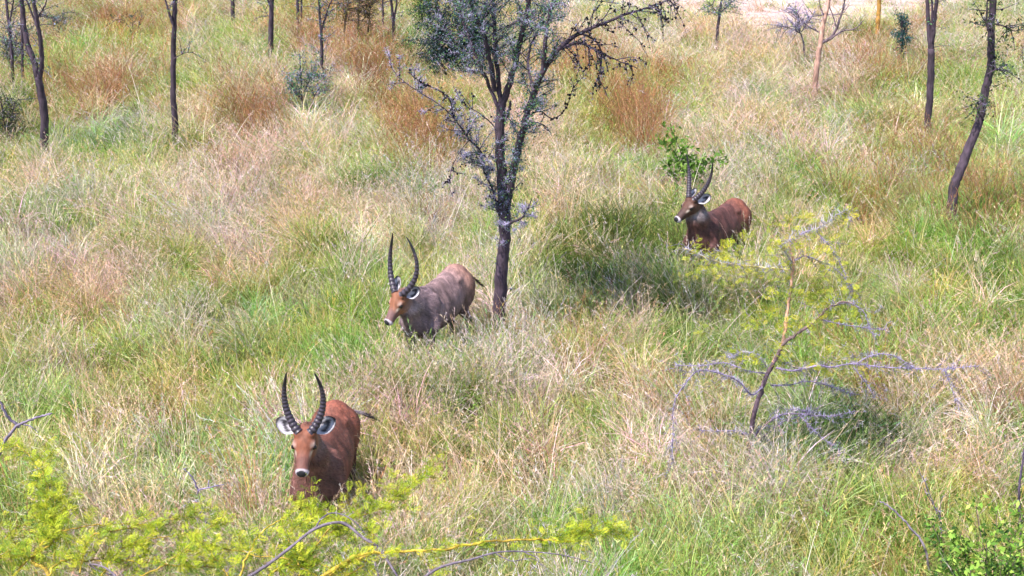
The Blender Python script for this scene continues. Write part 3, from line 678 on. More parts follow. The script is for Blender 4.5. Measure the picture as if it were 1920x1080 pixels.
# --- main whistling thorn tree
def main_limbs(Y, mb):
    L = {}
    L['t'] = limb(mb, Y, [(932, 650), (935, 590), (940, 510), (946, 440), (942, 340), (937, 250), (941, 195)], .096, .054, sides=12, n=8, wob=.045)
    L['t2'] = limb(mb, Y, [(941, 205), (952, 165), (968, 110), (984, 40), (998, -40), (1010, -130)], .046, .020, [0, -.2, -.35], sides=8)
    L['c'] = limb(mb, Y, [(940, 215), (934, 150), (928, 90), (926, 20), (920, -60), (915, -160)], .034, .014, [0, .1, .4])
    L['l'] = limb(mb, Y, [(936, 205), (916, 160), (893, 105), (872, 50), (845, -10), (800, -90)], .026, .010, [0, .1, .3])
    L['l2'] = limb(mb, Y, [(928, 170), (920, 120), (905, 60), (880, 0), (860, -70)], .034, .012, [0, -.2, -.5])
    L['r'] = limb(mb, Y, [(948, 400), (957, 350), (965, 310), (975, 265), (988, 215), (1004, 165), (1026, 120), (1046, 92)], .054, .030, [0, -.05, -.25, -.4, -.5])
    L['rr'] = limb(mb, Y, [(1046, 92), (1080, 66), (1120, 48), (1170, 28), (1215, 14), (1262, -4)], .028, .007, [-.5, -.6, -.5])
    L['ru'] = limb(mb, Y, [(1018, 135), (1022, 80), (1030, 30), (1050, -40), (1075, -110)], .030, .010, [-.5, -.6, -.9])
    L['ru2'] = limb(mb, Y, [(1000, 170), (990, 110), (1015, 40), (1040, 0)], .020, .008, [-.5, -.1, .2])
    L['rd'] = limb(mb, Y, [(1050, 92), (1085, 80), (1120, 95), (1150, 110), (1195, 128)], .020, .005, [-.5, -.7, -.8])
    L['rd2'] = limb(mb, Y, [(1090, 62), (1120, 80), (1128, 110), (1122, 150)], .014, .005, [-.6, -.4, -.5])
    L['ll'] = limb(mb, Y, [(938, 410), (922, 352), (908, 322), (902, 285), (880, 262), (852, 222), (822, 195), (785, 172), (748, 145), (730, 118)], .015, .004, [0, -.2, -.4, -.3])
    L['ll2'] = limb(mb, Y, [(852, 222), (838, 180), (790, 155), (764, 135)], .010, .004, [-.3, -.6, -.7])
    L['lw'] = limb(mb, Y, [(946, 425), (962, 416), (978, 408), (990, 390), (997, 372)], .022, .006, [0, -.3, -.4])
    L['lm'] = limb(mb, Y, [(938, 262), (925, 235), (895, 210), (866, 196)], .012, .004, [0, .3, .3])
    L['rb'] = limb(mb, Y, [(985, 225), (1010, 208), (1036, 222), (1060, 205), (1076, 160)], .010, .004, [-.4, -.3, -.2])
    L['rb2'] = limb(mb, Y, [(988, 228), (1015, 232), (1030, 245), (1034, 255)], .008, .003, [-.4, -.3])
    L['st'] = limb(mb, Y, [(944, 235), (954, 208), (957, 190)], .022, .014, [0, -.1])
    L['lh'] = limb(mb, Y, [(880, 262), (862, 285), (846, 318), (844, 355), (850, 368)], .006, .003, [-.35, -.5])
    return L
def main_crown(mb, L, Y):
    def twigs(path, n, ln, leaf, th, ga, lean=(0, 0, .2), cols=DKG, droop=.02, tip=0):
        pp, T = along(path, n)
        for o, t in zip(pp, T):
            w = twig_path(o, unit(np.cross(t, rng.normal(size=3)))+t*.6+np.array(lean), ln*rng.uniform(.5, 1.4), droop)
            tube(mb, w, [.0065, .0025], 4, np.array(TWG)*rng.uniform(.6, 1.3), 0, False)
            if leaf: leafbits(mb, w, int(leaf*rng.uniform(.6, 1.4)), cols, .045, .030)
            if th: thorns(mb, w, th, LIL)
            if ga: galls(mb, w, rng.poisson(ga))
            for _ in range(2):
                o2 = w[rng.integers(2, 6)]; w2 = twig_path(o2, unit(w[-1]-w[0]+rng.normal(0, .5, 3)*ln), ln*.5*rng.uniform(.5, 1.2), droop)
                tube(mb, w2, [.004, .002], 3, TWG, 0, False)
                if leaf: leafbits(mb, w2, int(leaf*.5), cols, .025, .022)
                if th: thorns(mb, w2, th//2+1, LIL)
                if ga: galls(mb, w2, rng.poisson(ga*.5))
    for k_, n, ln in [('t2', 36, .48), ('c', 42, .52), ('l', 50, .58), ('l2', 38, .58), ('ru', 28, .55)]: twigs(L[k_][8 if k_ != 'l' else 6:], n, ln, 48, 14, .8)
    twigs(L['ru2'], 14, .4, 50, 10, .8)
    twigs(L['r'][14:], 28, .32, 50, 10, .8); twigs(L['r'][:18], 18, .16, 26, 8, .3)
    twigs(L['t'][22:], 24, .16, 14, 8, .2); twigs(L['t'][12:30], 10, .15, 12, 10, .2)
    twigs(L['rr'], 30, .40, 5, 4, 3.0, (0, 0, -.35), droop=.10); twigs(L['rd'], 16, .30, 3, 4, 3.0, (0, 0, -.3), droop=.12); twigs(L['rd2'], 8, .22, 2, 3, 2.5, (0, 0, -.4), droop=.12)
    twigs(L['ll'][10:], 40, .28, 12, 14, 1.0); twigs(L['ll'][:24], 30, .24, 14, 16, .4); twigs(L['ll2'], 8, .2, 4, 5, 1.6); twigs(L['lw'], 14, .22, 10, 18, .3); twigs(L['lm'], 6, .2, 4, 4, 1)
    twigs(L['lh'], 5, .15, 0, 3, 1.5); twigs(L['rb'], 7, .18, 4, 3, 1.5); twigs(L['rb2'], 3, .1, 5, 3, 1)
    leafbits(mb, L['r'][10:30], 700, DKG, .08, .032); leafbits(mb, L['rb2'], 100, DKG, .06, .024)
    for k_ in ('rr', 'rd', 'rb', 'll2'): galls(mb, L[k_], 22, (.013, .022))
    for k_ in ('ll', 't', 'r'): thorns(mb, L[k_], 120, LIL)
tree('thorn_tree', 'tallest thorn tree with forked dark trunk and lilac thorny twigs, standing behind the grey waterbuck', 'thorn tree', (932, 652), None, main_limbs, main_crown)

# --- background trees
GRP = 'thin dark trees at the back of the meadow'
def simple_tree(base, paths, label, twn=10, leaf=20, th=6, ga=0, col=BARK, cols=DKG, name='thorn_tree', cat='tree', tl=.4, seg=(.4, 1), lil=LIL, group=GRP, droop=.02):
    def lf(Y, mb): return [limb(mb, Y, pp, r0*.82, r1*.82, dyy, 8, col) for (pp, r0, r1, dyy) in paths]
    def cr_(mb, L, Y):
        for i, pth in enumerate(L):
            a = int(len(pth)*(seg[0] if i == 0 else .1)); sub = pth[a:]
            if len(sub) < 2 or twn == 0: continue
            pp, T = along(sub, twn)
            for o, t in zip(pp, T):
                w = twig_path(o, unit(np.cross(t, rng.normal(size=3)))+t*.5+np.array([0, 0, .1]), tl*rng.uniform(.5, 1.4), droop)
                tube(mb, w, [.009, .003], 4, np.array(TWG)*rng.uniform(.8, 1.3), 0, False)
                if leaf: leafbits(mb, w, leaf, cols, .06, .052)
                if th: thorns(mb, w, th, lil, 1.3)
                if ga: galls(mb, w, ga, (.015, .026))
    return tree(name, label, cat, base, group, lf, cr_)
simple_tree((82, 275), [([(82, 275), (83, 225), (78, 180), (72, 145)], .105, .085, None), ([(73, 150), (62, 110), (50, 80), (44, 40), (40, -10), (36, -90)], .075, .045, [0, .3]),
    ([(74, 150), (78, 110), (75, 70), (68, 30), (62, -10), (60, -80)], .062, .035, [0, -.2]), ([(72, 55), (60, 25), (50, 0), (40, -30)], .03, .012, None), ([(70, 35), (84, 10), (92, -15)], .025, .01, None)],
    'dark tree forking low into two stems near the left edge', 8, 10, 8, 0, seg=(.95, 1), tl=.5)
simple_tree((22, 150), [([(24, 150), (22, 100), (17, 50), (12, 0), (8, -60)], .055, .03, None), ([(17, 45), (24, 10), (30, -30)], .03, .012, None)], 'thin crooked stem with lilac twigs at the far left edge', 12, 14, 14, 0, tl=.7, seg=(.2, 1))
simple_tree((41, 150), [([(42, 150), (42, 100), (41, 50), (40, -20)], .05, .03, None)], 'slim dark stem half hidden behind the forked tree on the left', 7, 12, 10, 0, tl=.5, seg=(.1, 1))
simple_tree((328, 258), [([(328, 258), (328, 225), (325, 180), (325, 120), (326, 60), (328, 0), (330, -80)], .085, .05, [0, .1]), ([(324, 45), (316, 22), (310, 0), (300, -30)], .036, .014, None), ([(326, 110), (345, 100), (366, 97)], .010, .004, None)],
    'straight slender dark trunk with one short side fork, left of centre', 4, 12, 4, 0, seg=(.85, 1), tl=.35)
simple_tree((437, 40), [([(437, 42), (436, 10), (434, -40)], .10, .06, None)], 'short dark trunk cut by the top edge, right of the straight slender trunk', 5, 14, 0, 0, seg=(.3, 1))
simple_tree((508, 95), [([(508, 95), (508, 60), (509, 20), (512, -20), (520, -60)], .10, .06, None), ([(508, 15), (500, -10), (492, -40)], .05, .02, None), ([(510, 5), (520, -20)], .04, .015, None), ([(507, 35), (498, 22), (492, 8)], .012, .005, None)],
    'dark trunk forking at the top edge, left of the pair of thin trunks', 5, 6, 2, 0, seg=(.7, 1))
simple_tree((559, 50), [([(559, 52), (558, 20), (556, -30)], .07, .05, None), ([(564, 50), (565, 20), (566, -30)], .045, .03, None)], 'pair of close thin trunks touching the top edge', 3, 6, 2, 0)
simple_tree((606, 148), [([(608, 148), (604, 120), (603, 80), (600, 40), (598, 0), (596, -40)], .055, .03, None), ([(602, 60), (612, 25), (622, 0), (632, -30)], .032, .015, None)],
    'thin thorny tree with pale lilac leafy lower twigs beside the dark sapling', 18, 26, 12, 0, tl=.5, seg=(.1, 1))
simple_tree((737, 85), [([(737, 85), (738, 50), (735, 15), (730, -30)], .065, .035, None), ([(738, 40), (743, 10), (745, -30)], .04, .02, None)], 'thin dark trunk with upright fork left of the dense dark bush', 6, 8, 4, 0, seg=(.4, 1))
simple_tree((719, 50), [([(719, 50), (718, 20), (716, -20)], .05, .03, None)], 'faint grey thorny stem at the top edge beside the upright fork', 10, 6, 14, 0, tl=.45, seg=(.2, 1))
simple_tree((672, 85), [([(672, 85), (672, 40), (674, 0), (676, -40)], .045, .02, None), ([(645, 60), (650, 20), (660, -20)], .03, .015, None), ([(690, 60), (694, 20), (700, -10)], .03, .012, None)],
    'brown dry thicket of leaning stems at the top edge', 30, 40, 3, 0, col=(.12, .085, .05), cols=[(.16, .13, .05), (.20, .12, .06), (.10, .10, .04)], name='thicket', cat='bush', tl=.7, seg=(0, 1), group=None)
simple_tree((572, 205), [([(570, 205), (566, 170), (563, 130), (562, 100)], .03, .010, None), ([(568, 180), (580, 150), (590, 135)], .018, .006, None), ([(568, 190), (550, 165), (538, 155)], .018, .006, None), ([(575, 200), (590, 180), (600, 165)], .018, .006, None)],
    'dark leafy thorn sapling with spreading twigs, in front of the thin lilac tree', 16, 26, 7, 0, tl=.34, seg=(.0, 1), name='thorn_sapling', cat='sapling', group=None)
# dense dark bush behind the tall tree
simple_tree((860, 135), [([(860, 135), (850, 90), (835, 50), (820, 10), (810, -30)], .06, .03, None), ([(862, 135), (865, 90), (868, 40), (870, -20)], .06, .03, None), ([(866, 135), (885, 100), (900, 60), (910, 10)], .05, .02, None), ([(856, 130), (830, 100), (810, 70)], .04, .015, None), ([(866, 130), (895, 115), (915, 95)], .04, .015, None)],
    'dense dark blue-green bush behind the tall tree', 46, 120, 10, 0, cols=[(.02, .05, .05), (.035, .075, .07), (.015, .035, .04), (.04, .09, .05)], name='thorn_bush', cat='bush', tl=.75, seg=(.1, 1), group=None)
simple_tree((795, 60), [([(795, 60), (790, 20), (785, -30)], .03, .015, None), ([(795, 60), (805, 25), (812, -20)], .03, .015, None)], 'bright green leafy bush at the top edge left of the dense dark bush', 30, 70, 0, 0,
    cols=[(.12, .24, .04), (.18, .30, .05), (.08, .16, .04)], name='leafy_bush', cat='bush', tl=.55, seg=(0, 1), group=None)
simple_tree((1344, 86), [([(1343, 88), (1345, 60), (1349, 30), (1353, 0), (1357, -40)], .055, .03, None), ([(1350, 25), (1366, 10), (1378, 0)], .022, .008, None), ([(1349, 30), (1338, 15), (1330, 5)], .022, .008, None)],
    'slim dark tree with teal tufts standing before the bare pink earth', 16, 24, 5, 0, tl=.45, seg=(.45, 1))
simple_tree((1510, 110), [([(1509, 112), (1507, 85), (1500, 60), (1490, 48)], .035, .014, None), ([(1500, 62), (1480, 52), (1462, 48)], .018, .006, None), ([(1500, 60), (1498, 35), (1490, 10)], .018, .006, None), ([(1502, 60), (1520, 35), (1530, 15)], .018, .006, None)],
    'small bare shrub of pale lilac thorns left of the pink barked tree', 18, 3, 22, 0, col=(.12, .10, .12), name='thorn_shrub', cat='shrub', tl=.5, seg=(.7, 1), group=None)
simple_tree((1530, 170), [([(1526, 170), (1532, 125), (1537, 90), (1542, 55), (1550, 20), (1558, -20)], .085, .05, None)],
    'pink barked tree with two grey side branches', 0, 0, 0, 0, col=(.52, .30, .235), name='pale_barked_tree')
def pink_side(root_label):
    for o in S.objects:
        if o.get('label') == root_label:
            loc = np.array(o.location); Y = loc[1]; mb = MB(); L = []
            for pp, r0, r1, dd in [([(1541, 80), (1556, 72), (1568, 55), (1574, 35), (1582, 12), (1584, -10)], .045, .015, [0, -.3]), ([(1556, 74), (1580, 58), (1602, 54), (1620, 38)], .025, .008, [-.2, -.4]),
                                   ([(1568, 50), (1562, 30), (1555, 10), (1558, -10)], .018, .006, None), ([(1536, 60), (1520, 52), (1505, 40), (1495, 25)], .02, .006, None), ([(1560, 28), (1580, 25), (1590, 12)], .012, .005, None),
                                   ([(1545, 28), (1538, 12), (1536, -10)], .018, .008, None)]:
                L.append(limb(mb, Y, pp, r0, r1, dd, 6, (.16, .11, .13)))
            mb.build('branch', M_bark, o, True, origin=loc)
            mb = MB()
            for p_ in L:
                for o_, t_ in zip(*along(p_, 6)):
                    w = twig_path(o_, unit(rng.normal(size=3))+t_, .3); tube(mb, w, [.007, .003], 4, (.14, .10, .12), 0, False); thorns(mb, w, 5, LIL, 1.2)
            mb.build('crown', M_leaf, o, origin=loc); return
pink_side('pink barked tree with two grey side branches')
simple_tree((1645, 60), [([(1645, 62), (1646, 40), (1648, 15), (1650, -30)], .085, .065, None)], 'smooth orange trunk at the top edge', 0, 0, 0, 0, col=(.52, .27, .06), name='fever_tree')
simple_tree((1692, 100), [([(1692, 100), (1692, 70), (1691, 40), (1690, 28)], .05, .02, None)], 'narrow upright teal bush beyond the orange trunk', 36, 60, 3, 0, cols=[(.03, .12, .12), (.05, .15, .12), (.03, .08, .08)], name='narrow_bush', cat='bush', tl=.28, seg=(.0, 1), group=None)
simple_tree((1737, 245), [([(1736, 247), (1742, 200), (1745, 150), (1746, 92)], .088, .080, None), ([(1745, 98), (1741, 50), (1739, 0), (1736, -60)], .055, .04, [0, .1]), ([(1747, 98), (1751, 50), (1756, 0), (1762, -60)], .052, .04, [0, -.1]), ([(1746, 75), (1748, 20), (1746, -40)], .03, .02, None)],
    'straight dark trunk splitting into close upright stems, left of the leaning trunk', 3, 8, 2, 0, seg=(.95, 1), tl=.3)
simple_tree((1785, 400), [([(1783, 402), (1788, 360), (1800, 320), (1820, 270), (1838, 220), (1848, 170), (1858, 120), (1858, 60), (1862, 0), (1866, -80)], .10, .06, [0, .3, .3]),
    ([(1856, 62), (1850, 40), (1852, 0)], .03, .012, None), ([(1866, 45), (1885, 50), (1902, 58), (1912, 55)], .018, .006, None), ([(1850, 140), (1868, 130), (1880, 125)], .012, .005, None), ([(1845, 180), (1836, 190), (1830, 195)], .010, .004, None)],
    'leaning crooked dark trunk with a few leafy twigs near the right edge', 8, 22, 5, 1, tl=.35, seg=(.55, 1), cols=[(.08, .12, .05), (.12, .16, .06), (.05, .09, .05)])
simple_tree((1925, 130), [([(1925, 130), (1918, 110), (1908, 100)], .014, .006, None), ([(1925, 130), (1935, 90), (1930, 40)], .03, .01, None)], 'bare twiggy bush cut by the right edge', 12, 14, 4, 0, name='thorn_shrub', cat='shrub', tl=.4, seg=(0, 1), group=None)
simple_tree((12, 245), [([(12, 245), (5, 205), (-5, 180)], .03, .012, None), ([(15, 245), (25, 205), (35, 185)], .02, .008, None)], 'dark dry shrub at the left edge below the thin stems', 20, 40, 5, 0, name='dry_shrub', cat='shrub', tl=.45, seg=(0, 1), group=None, cols=[(.06, .09, .04), (.10, .12, .06), (.08, .06, .05)])
simple_tree((262, 60), [([(268, 62), (255, 55), (240, 48), (225, 36), (210, 42), (198, 50)], .022, .008, None), ([(255, 55), (262, 40), (268, 28)], .012, .004, None), ([(250, 52), (248, 38), (245, 28)], .012, .004, None)],
    'small arching dark green thorn twig bush in the rust grass at upper left', 5, 18, 2, 0, name='thorn_shrub', cat='shrub', tl=.22, seg=(0, .5), group=None, cols=[(.07, .12, .06), (.05, .10, .06)])
# broad-leaved green plant behind the far buck
def broad_plant(base, label, stems, cols, size, n, name='leafy_plant', cat='plant', spread=.05):
    def lf(Y, mb): return [limb(mb, Y, pp, .010, .004, dyy, 5, (.10, .10, .05)) for pp, dyy in stems]
    def cr_(mb, L, Y):
        for pth in L: 
            leafbits(mb, pth[len(pth)//4:], n, cols, spread, size)
    return tree(name, label, cat, base, None, lf, cr_)
GRN = [(.16, .30, .04), (.22, .36, .06), (.09, .18, .03), (.12, .24, .04)]
broad_plant((1290, 352), 'round-leaved green plant just behind the far waterbuck horns',
    [([(1290, 352), (1275, 310), (1250, 270), (1226, 268)], None), ([(1290, 352), (1280, 300), (1262, 250), (1255, 238)], None), ([(1292, 352), (1290, 300), (1285, 262)], [0, .3]), ([(1294, 352), (1310, 315), (1340, 300), (1362, 292)], None),
     ([(1292, 352), (1305, 325), (1320, 300)], [0, -.2]), ([(1290, 352), (1262, 325), (1245, 300)], [0, -.2])], GRN, .10, 110, spread=.075)
broad_plant((1160, 450), 'small pale broad-leaved weed in the shaded grass left of the far waterbuck', [([(1165, 470), (1158, 430), (1150, 400)], None), ([(1165, 470), (1180, 430), (1195, 410)], None)],
    [(.10, .17, .05), (.14, .20, .07)], .06, 26)

# --- thorny sapling with yellow-green leaflets
YG = [(.38, .44, .03), (.50, .52, .04), (.28, .36, .03), (.58, .50, .05)]
GREYB = (.26, .20, .32)
def sap_limbs(Y, mb):
    L = []
    def a(pp, r0, r1, dd=None, c=BARK): L.append(limb(mb, Y, pp, r0*1.05, r1*1.0, dd, 6, c, wob=.15))
    PK = (.60, .33, .22)
    a([(1402, 905), (1402, 860), (1407, 820), (1418, 760), (1434, 712), (1455, 672)], .030, .022, [0, -.1], (.16, .10, .13))
    a([(1455, 672), (1470, 645), (1490, 628), (1515, 612), (1535, 595), (1556, 575), (1580, 566), (1600, 568)], .019, .007, [-.1, -.3, -.4], (.20, .13, .13))
    a([(1450, 680), (1466, 650), (1474, 600), (1480, 560), (1486, 520), (1488, 490), (1480, 462)], .020, .010, [-.1, .15, .2], PK)
    a([(1488, 508), (1440, 502), (1390, 498), (1345, 490), (1310, 478), (1284, 467)], .010, .006, [.2, -.1, -.5], (.70, .55, .26))
    a([(1486, 492), (1470, 470), (1465, 460), (1500, 440), (1540, 425), (1565, 405), (1590, 392)], .007, .003, [.2, 0, -.3], (.40, .34, .36))
    a([(1500, 440), (1525, 432), (1545, 450), (1562, 470), (1578, 500), (1588, 520)], .006, .003, [0, -.3], GREYB)
    a([(1488, 490), (1510, 480), (1540, 492), (1560, 500), (1590, 528), (1600, 555)], .006, .003, [.2, .4], GREYB)
    a([(1556, 575), (1590, 568), (1620, 585), (1632, 620), (1650, 630)], .006, .0025, [-.3, -.5], GREYB)
    a([(1540, 600), (1580, 608), (1620, 614), (1660, 618)], .006, .003, [-.3, -.4], GREYB)
    a([(1455, 690), (1490, 695), (1530, 686), (1560, 688), (1600, 682), (1650, 688), (1700, 690), (1760, 692), (1830, 686)], .011, .003, [-.1, -.4, -.7], GREYB)
    a([(1600, 684), (1640, 665), (1680, 668), (1712, 690)], .006, .003, [-.4, -.6], GREYB)
    a([(1450, 670), (1500, 690), (1560, 680), (1610, 665), (1650, 662)], .006, .003, [-.1, .3], (.5, .38, .25))
    a([(1445, 722), (1480, 722), (1515, 715), (1560, 725), (1600, 742)], .008, .003, [-.1, .4], GREYB)
    a([(1430, 725), (1410, 740), (1385, 715), (1350, 700), (1310, 695), (1285, 720), (1264, 755), (1262, 800), (1260, 870)], .009, .003, [-.1, -.5, -.7], GREYB)
    a([(1435, 700), (1400, 695), (1360, 680), (1320, 685), (1265, 685)], .007, .003, [0, .4], GREYB)
    a([(1440, 690), (1420, 665), (1390, 660), (1365, 672)], .006, .003, [0, -.3], (.55, .48, .5))
    a([(1405, 815), (1380, 808), (1345, 808), (1315, 808)], .006, .003, [0, -.2], GREYB)
    a([(1404, 835), (1430, 800), (1465, 778), (1500, 776), (1560, 780), (1605, 770)], .011, .004, [0, -.4], (.13, .10, .16))
    a([(1404, 840), (1440, 812), (1470, 790), (1520, 772), (1480, 768), (1540, 776)], .006, .003, [0, -.1], (.13, .10, .16))
    a([(1500, 780), (1540, 820), (1570, 840), (1580, 860)], .005, .002, [-.3, -.4], GREYB)
    a([(1600, 688), (1625, 720), (1640, 745)], .005, .002, [-.5, -.6], GREYB)
    a([(1770, 692), (1785, 730), (1800, 770)], .004, .002, [-.7, -.8], GREYB)
    return L
def sap_crown(mb, L, Y):
    for i, p_ in enumerate(L):
        ln = np.linalg.norm(np.diff(p_, axis=0), axis=1).sum()
        if i in (0,): thorns(mb, p_, 16, LIL); continue
        thorns(mb, p_, int(ln*60), (.64, .58, .88) if i > 2 else (.7, .62, .6), 1.05)
        if i in (3, 4): thorns(mb, p_, 26, (.85, .80, .86), 1.9)
        for o, t in zip(*along(p_, int(ln*(20 if i > 2 else 9)))):
            w = twig_path(o, unit(np.cross(t, rng.normal(size=3)))*.8+t, .17*rng.uniform(.4, 1.8), .06, .5)
            tube(mb, w, [.0030, .0016], 3, GREYB, 0, False); thorns(mb, w, 5, (.60, .55, .82), .85)
            if i in (1, 2, 3, 4, 5, 6, 11, 15) and rng.random() < .8: fronds(mb, w, 7, YG, .02, .8)
    for (cx, c_y, rx, n) in [(1480, 430, 60, 60), (1400, 480, 90, 80), (1500, 540, 70, 50), (1450, 590, 110, 90), (1400, 620, 60, 40), (1540, 590, 60, 50), (1560, 650, 60, 30), (1480, 670, 50, 30), (1350, 480, 40, 30)]:
        c0 = PY(cx, c_y, Y+rng.uniform(-.3, .3)); 
        for _ in range(n//6):
            o = c0+rng.normal(0, 1, 3)*np.array([rx/175*.6, .25, .10]); w = twig_path(o, unit(rng.normal(size=3)*np.array([1, 1, .3])), .2)
            tube(mb, w, [.0025, .0015], 3, (.4, .35, .12), 0, False); fronds(mb, w, 11, YG, .02, .8)
tree('thorn_sapling', 'spindly thorn sapling with yellow-green leaflets and arching grey twigs, on the right', 'sapling', (1402, 905), None, sap_limbs, sap_crown)

# --- foreground shrubs with feathery yellow-green leaves
FG = [(.36, .44, .02), (.50, .56, .04), (.20, .30, .02), (.62, .60, .05), (.42, .50, .03), (.14, .24, .02)]
YB = (.44, .29, .045)
def fore_shrub(label, base, branches, dead, flowers=(), dens=70):
    root = empty('acacia_shrub', base, label, 'shrub'); o = np.array(base)
    st = MB(); fo = MB()
    for pix, r0, r1, col, leaf, th in branches:
        p_ = catmull([P(a, b_, d) for a, b_, d in pix], 6); p_[1:-1] += rng.normal(0, .006, (len(p_)-2, 3)); tube(st, p_, np.linspace(r0, r1, len(p_))*.95, 6, np.array(col)*rng.uniform(.55, 1.3, (len(p_), 1)), .10)
        ln = np.linalg.norm(np.diff(p_, axis=0), axis=1).sum()
        thorns(fo, p_, int(ln*th), (.66, .60, .62), 1.0)
        if leaf:
            fronds(fo, p_, int(ln*dens*leaf), FG, .02, .75)
            for q_, t_ in zip(*along(p_, int(ln*16*leaf))):
                w = twig_path(q_, unit(np.cross(t_, rng.normal(size=3)))*.9+t_*.7+np.array([0, 0, .15]), .20*rng.uniform(.5, 1.5), .0)
                tube(fo, w, [.003, .0015], 3, (.42, .34, .05), 0, False); fronds(fo, w, 14, FG, .014, .70)
    st.build('stem', M_bark, root, True, origin=o); fo.build('foliage', M_leaf, root, origin=o)
    for pix, r0, r1 in dead:
        mb = MB(); p_ = catmull([P(a, b_, d) for a, b_, d in pix], 7); tube(mb, p_, np.linspace(r0, r1, len(p_)), 7, (.165, .13, .165), .10)
        thorns(mb, p_, int(np.linalg.norm(np.diff(p_, axis=0), axis=1).sum()*16), (.62, .56, .62), 1.0); mb.build('dead_branch', M_bark, root, False, origin=o)
    for (a, b_, d) in flowers:
        mb = MB(); c0 = P(a, b_, d); n_ = 260; dd = unit(rng.normal(size=(n_, 3)))
        sd_ = unit(np.cross(dd, rng.normal(size=(n_, 3)))); r_ = .016
        tv = np.stack([c0+dd*r_*.3-sd_*.0012, c0+dd*r_*.3+sd_*.0012, c0+dd*r_*1.1], 1).reshape(-1, 3); mb.add(tv, None, np.arange(n_*3).reshape(-1, 3), (.75, .5, .02)); mb.build('blossom', M_leaf, root, origin=o)
    return root
bl = P(150, 1400, 8.6); bl[2] = 0; bc = P(640, 1420, 8.6); bc[2] = 0
d0 = 9.0
fore_shrub('yellow-green feathery acacia shrub filling the bottom left corner', (bl[0], bl[1], 0), [
    ([(150, 1500, 8.6), (110, 1250, 8.7), (90, 1080, 8.9), (60, 1050, 9), (110, 1010, 9.1)], .022, .010, YB, .3, 8),
    ([(20, 1085, 8.9), (60, 1040, 9), (100, 1000, 9.1), (170, 985, 9.2), (250, 982, 9.3)], .010, .004, YB, .8, 14),
    ([(90, 1085, 8.8), (110, 1055, 8.9), (150, 1050, 9), (240, 1052, 9.0), (330, 1060, 9.1), (420, 1064, 9.2)], .010, .004, YB, .7, 14),
    ([(150, 1075, 8.8), (170, 1010, 9.1), (240, 990, 9.2), (320, 975, 9.3), (370, 962, 9.4)], .008, .003, YB, 1.1, 8),
    ([(100, 1050, 8.9), (104, 1000, 9.2), (100, 950, 9.5), (80, 905, 9.7), (60, 860, 9.9), (30, 832, 10.0)], .009, .003, YB, 1.25, 6),
    ([(104, 1000, 9.2), (85, 960, 9.4), (90, 920, 9.6), (75, 870, 9.8)], .006, .003, YB, 1.2, 4),
    ([(0, 1060, 9), (10, 1010, 9.2), (40, 985, 9.3), (110, 975, 9.4)], .007, .003, YB, 1.0, 8),
    ([(180, 1090, 8.8), (230, 1030, 9), (290, 1010, 9.1), (350, 1000, 9.2)], .008, .003, YB, 1.0, 14),
    ([(-40, 1080, 8.8), (0, 1040, 9), (50, 1030, 9.1)], .008, .003, YB, 1.0, 8),
    ([(200, 1100, 8.7), (280, 1075, 8.8), (340, 1040, 9), (400, 1020, 9.1)], .008, .003, YB, .9, 10)],
    [([(240, 1105, 8.7), (200, 1066, 8.8), (168, 1058, 8.9), (190, 1072, 8.9), (250, 1088, 8.9)], .008, .003)])
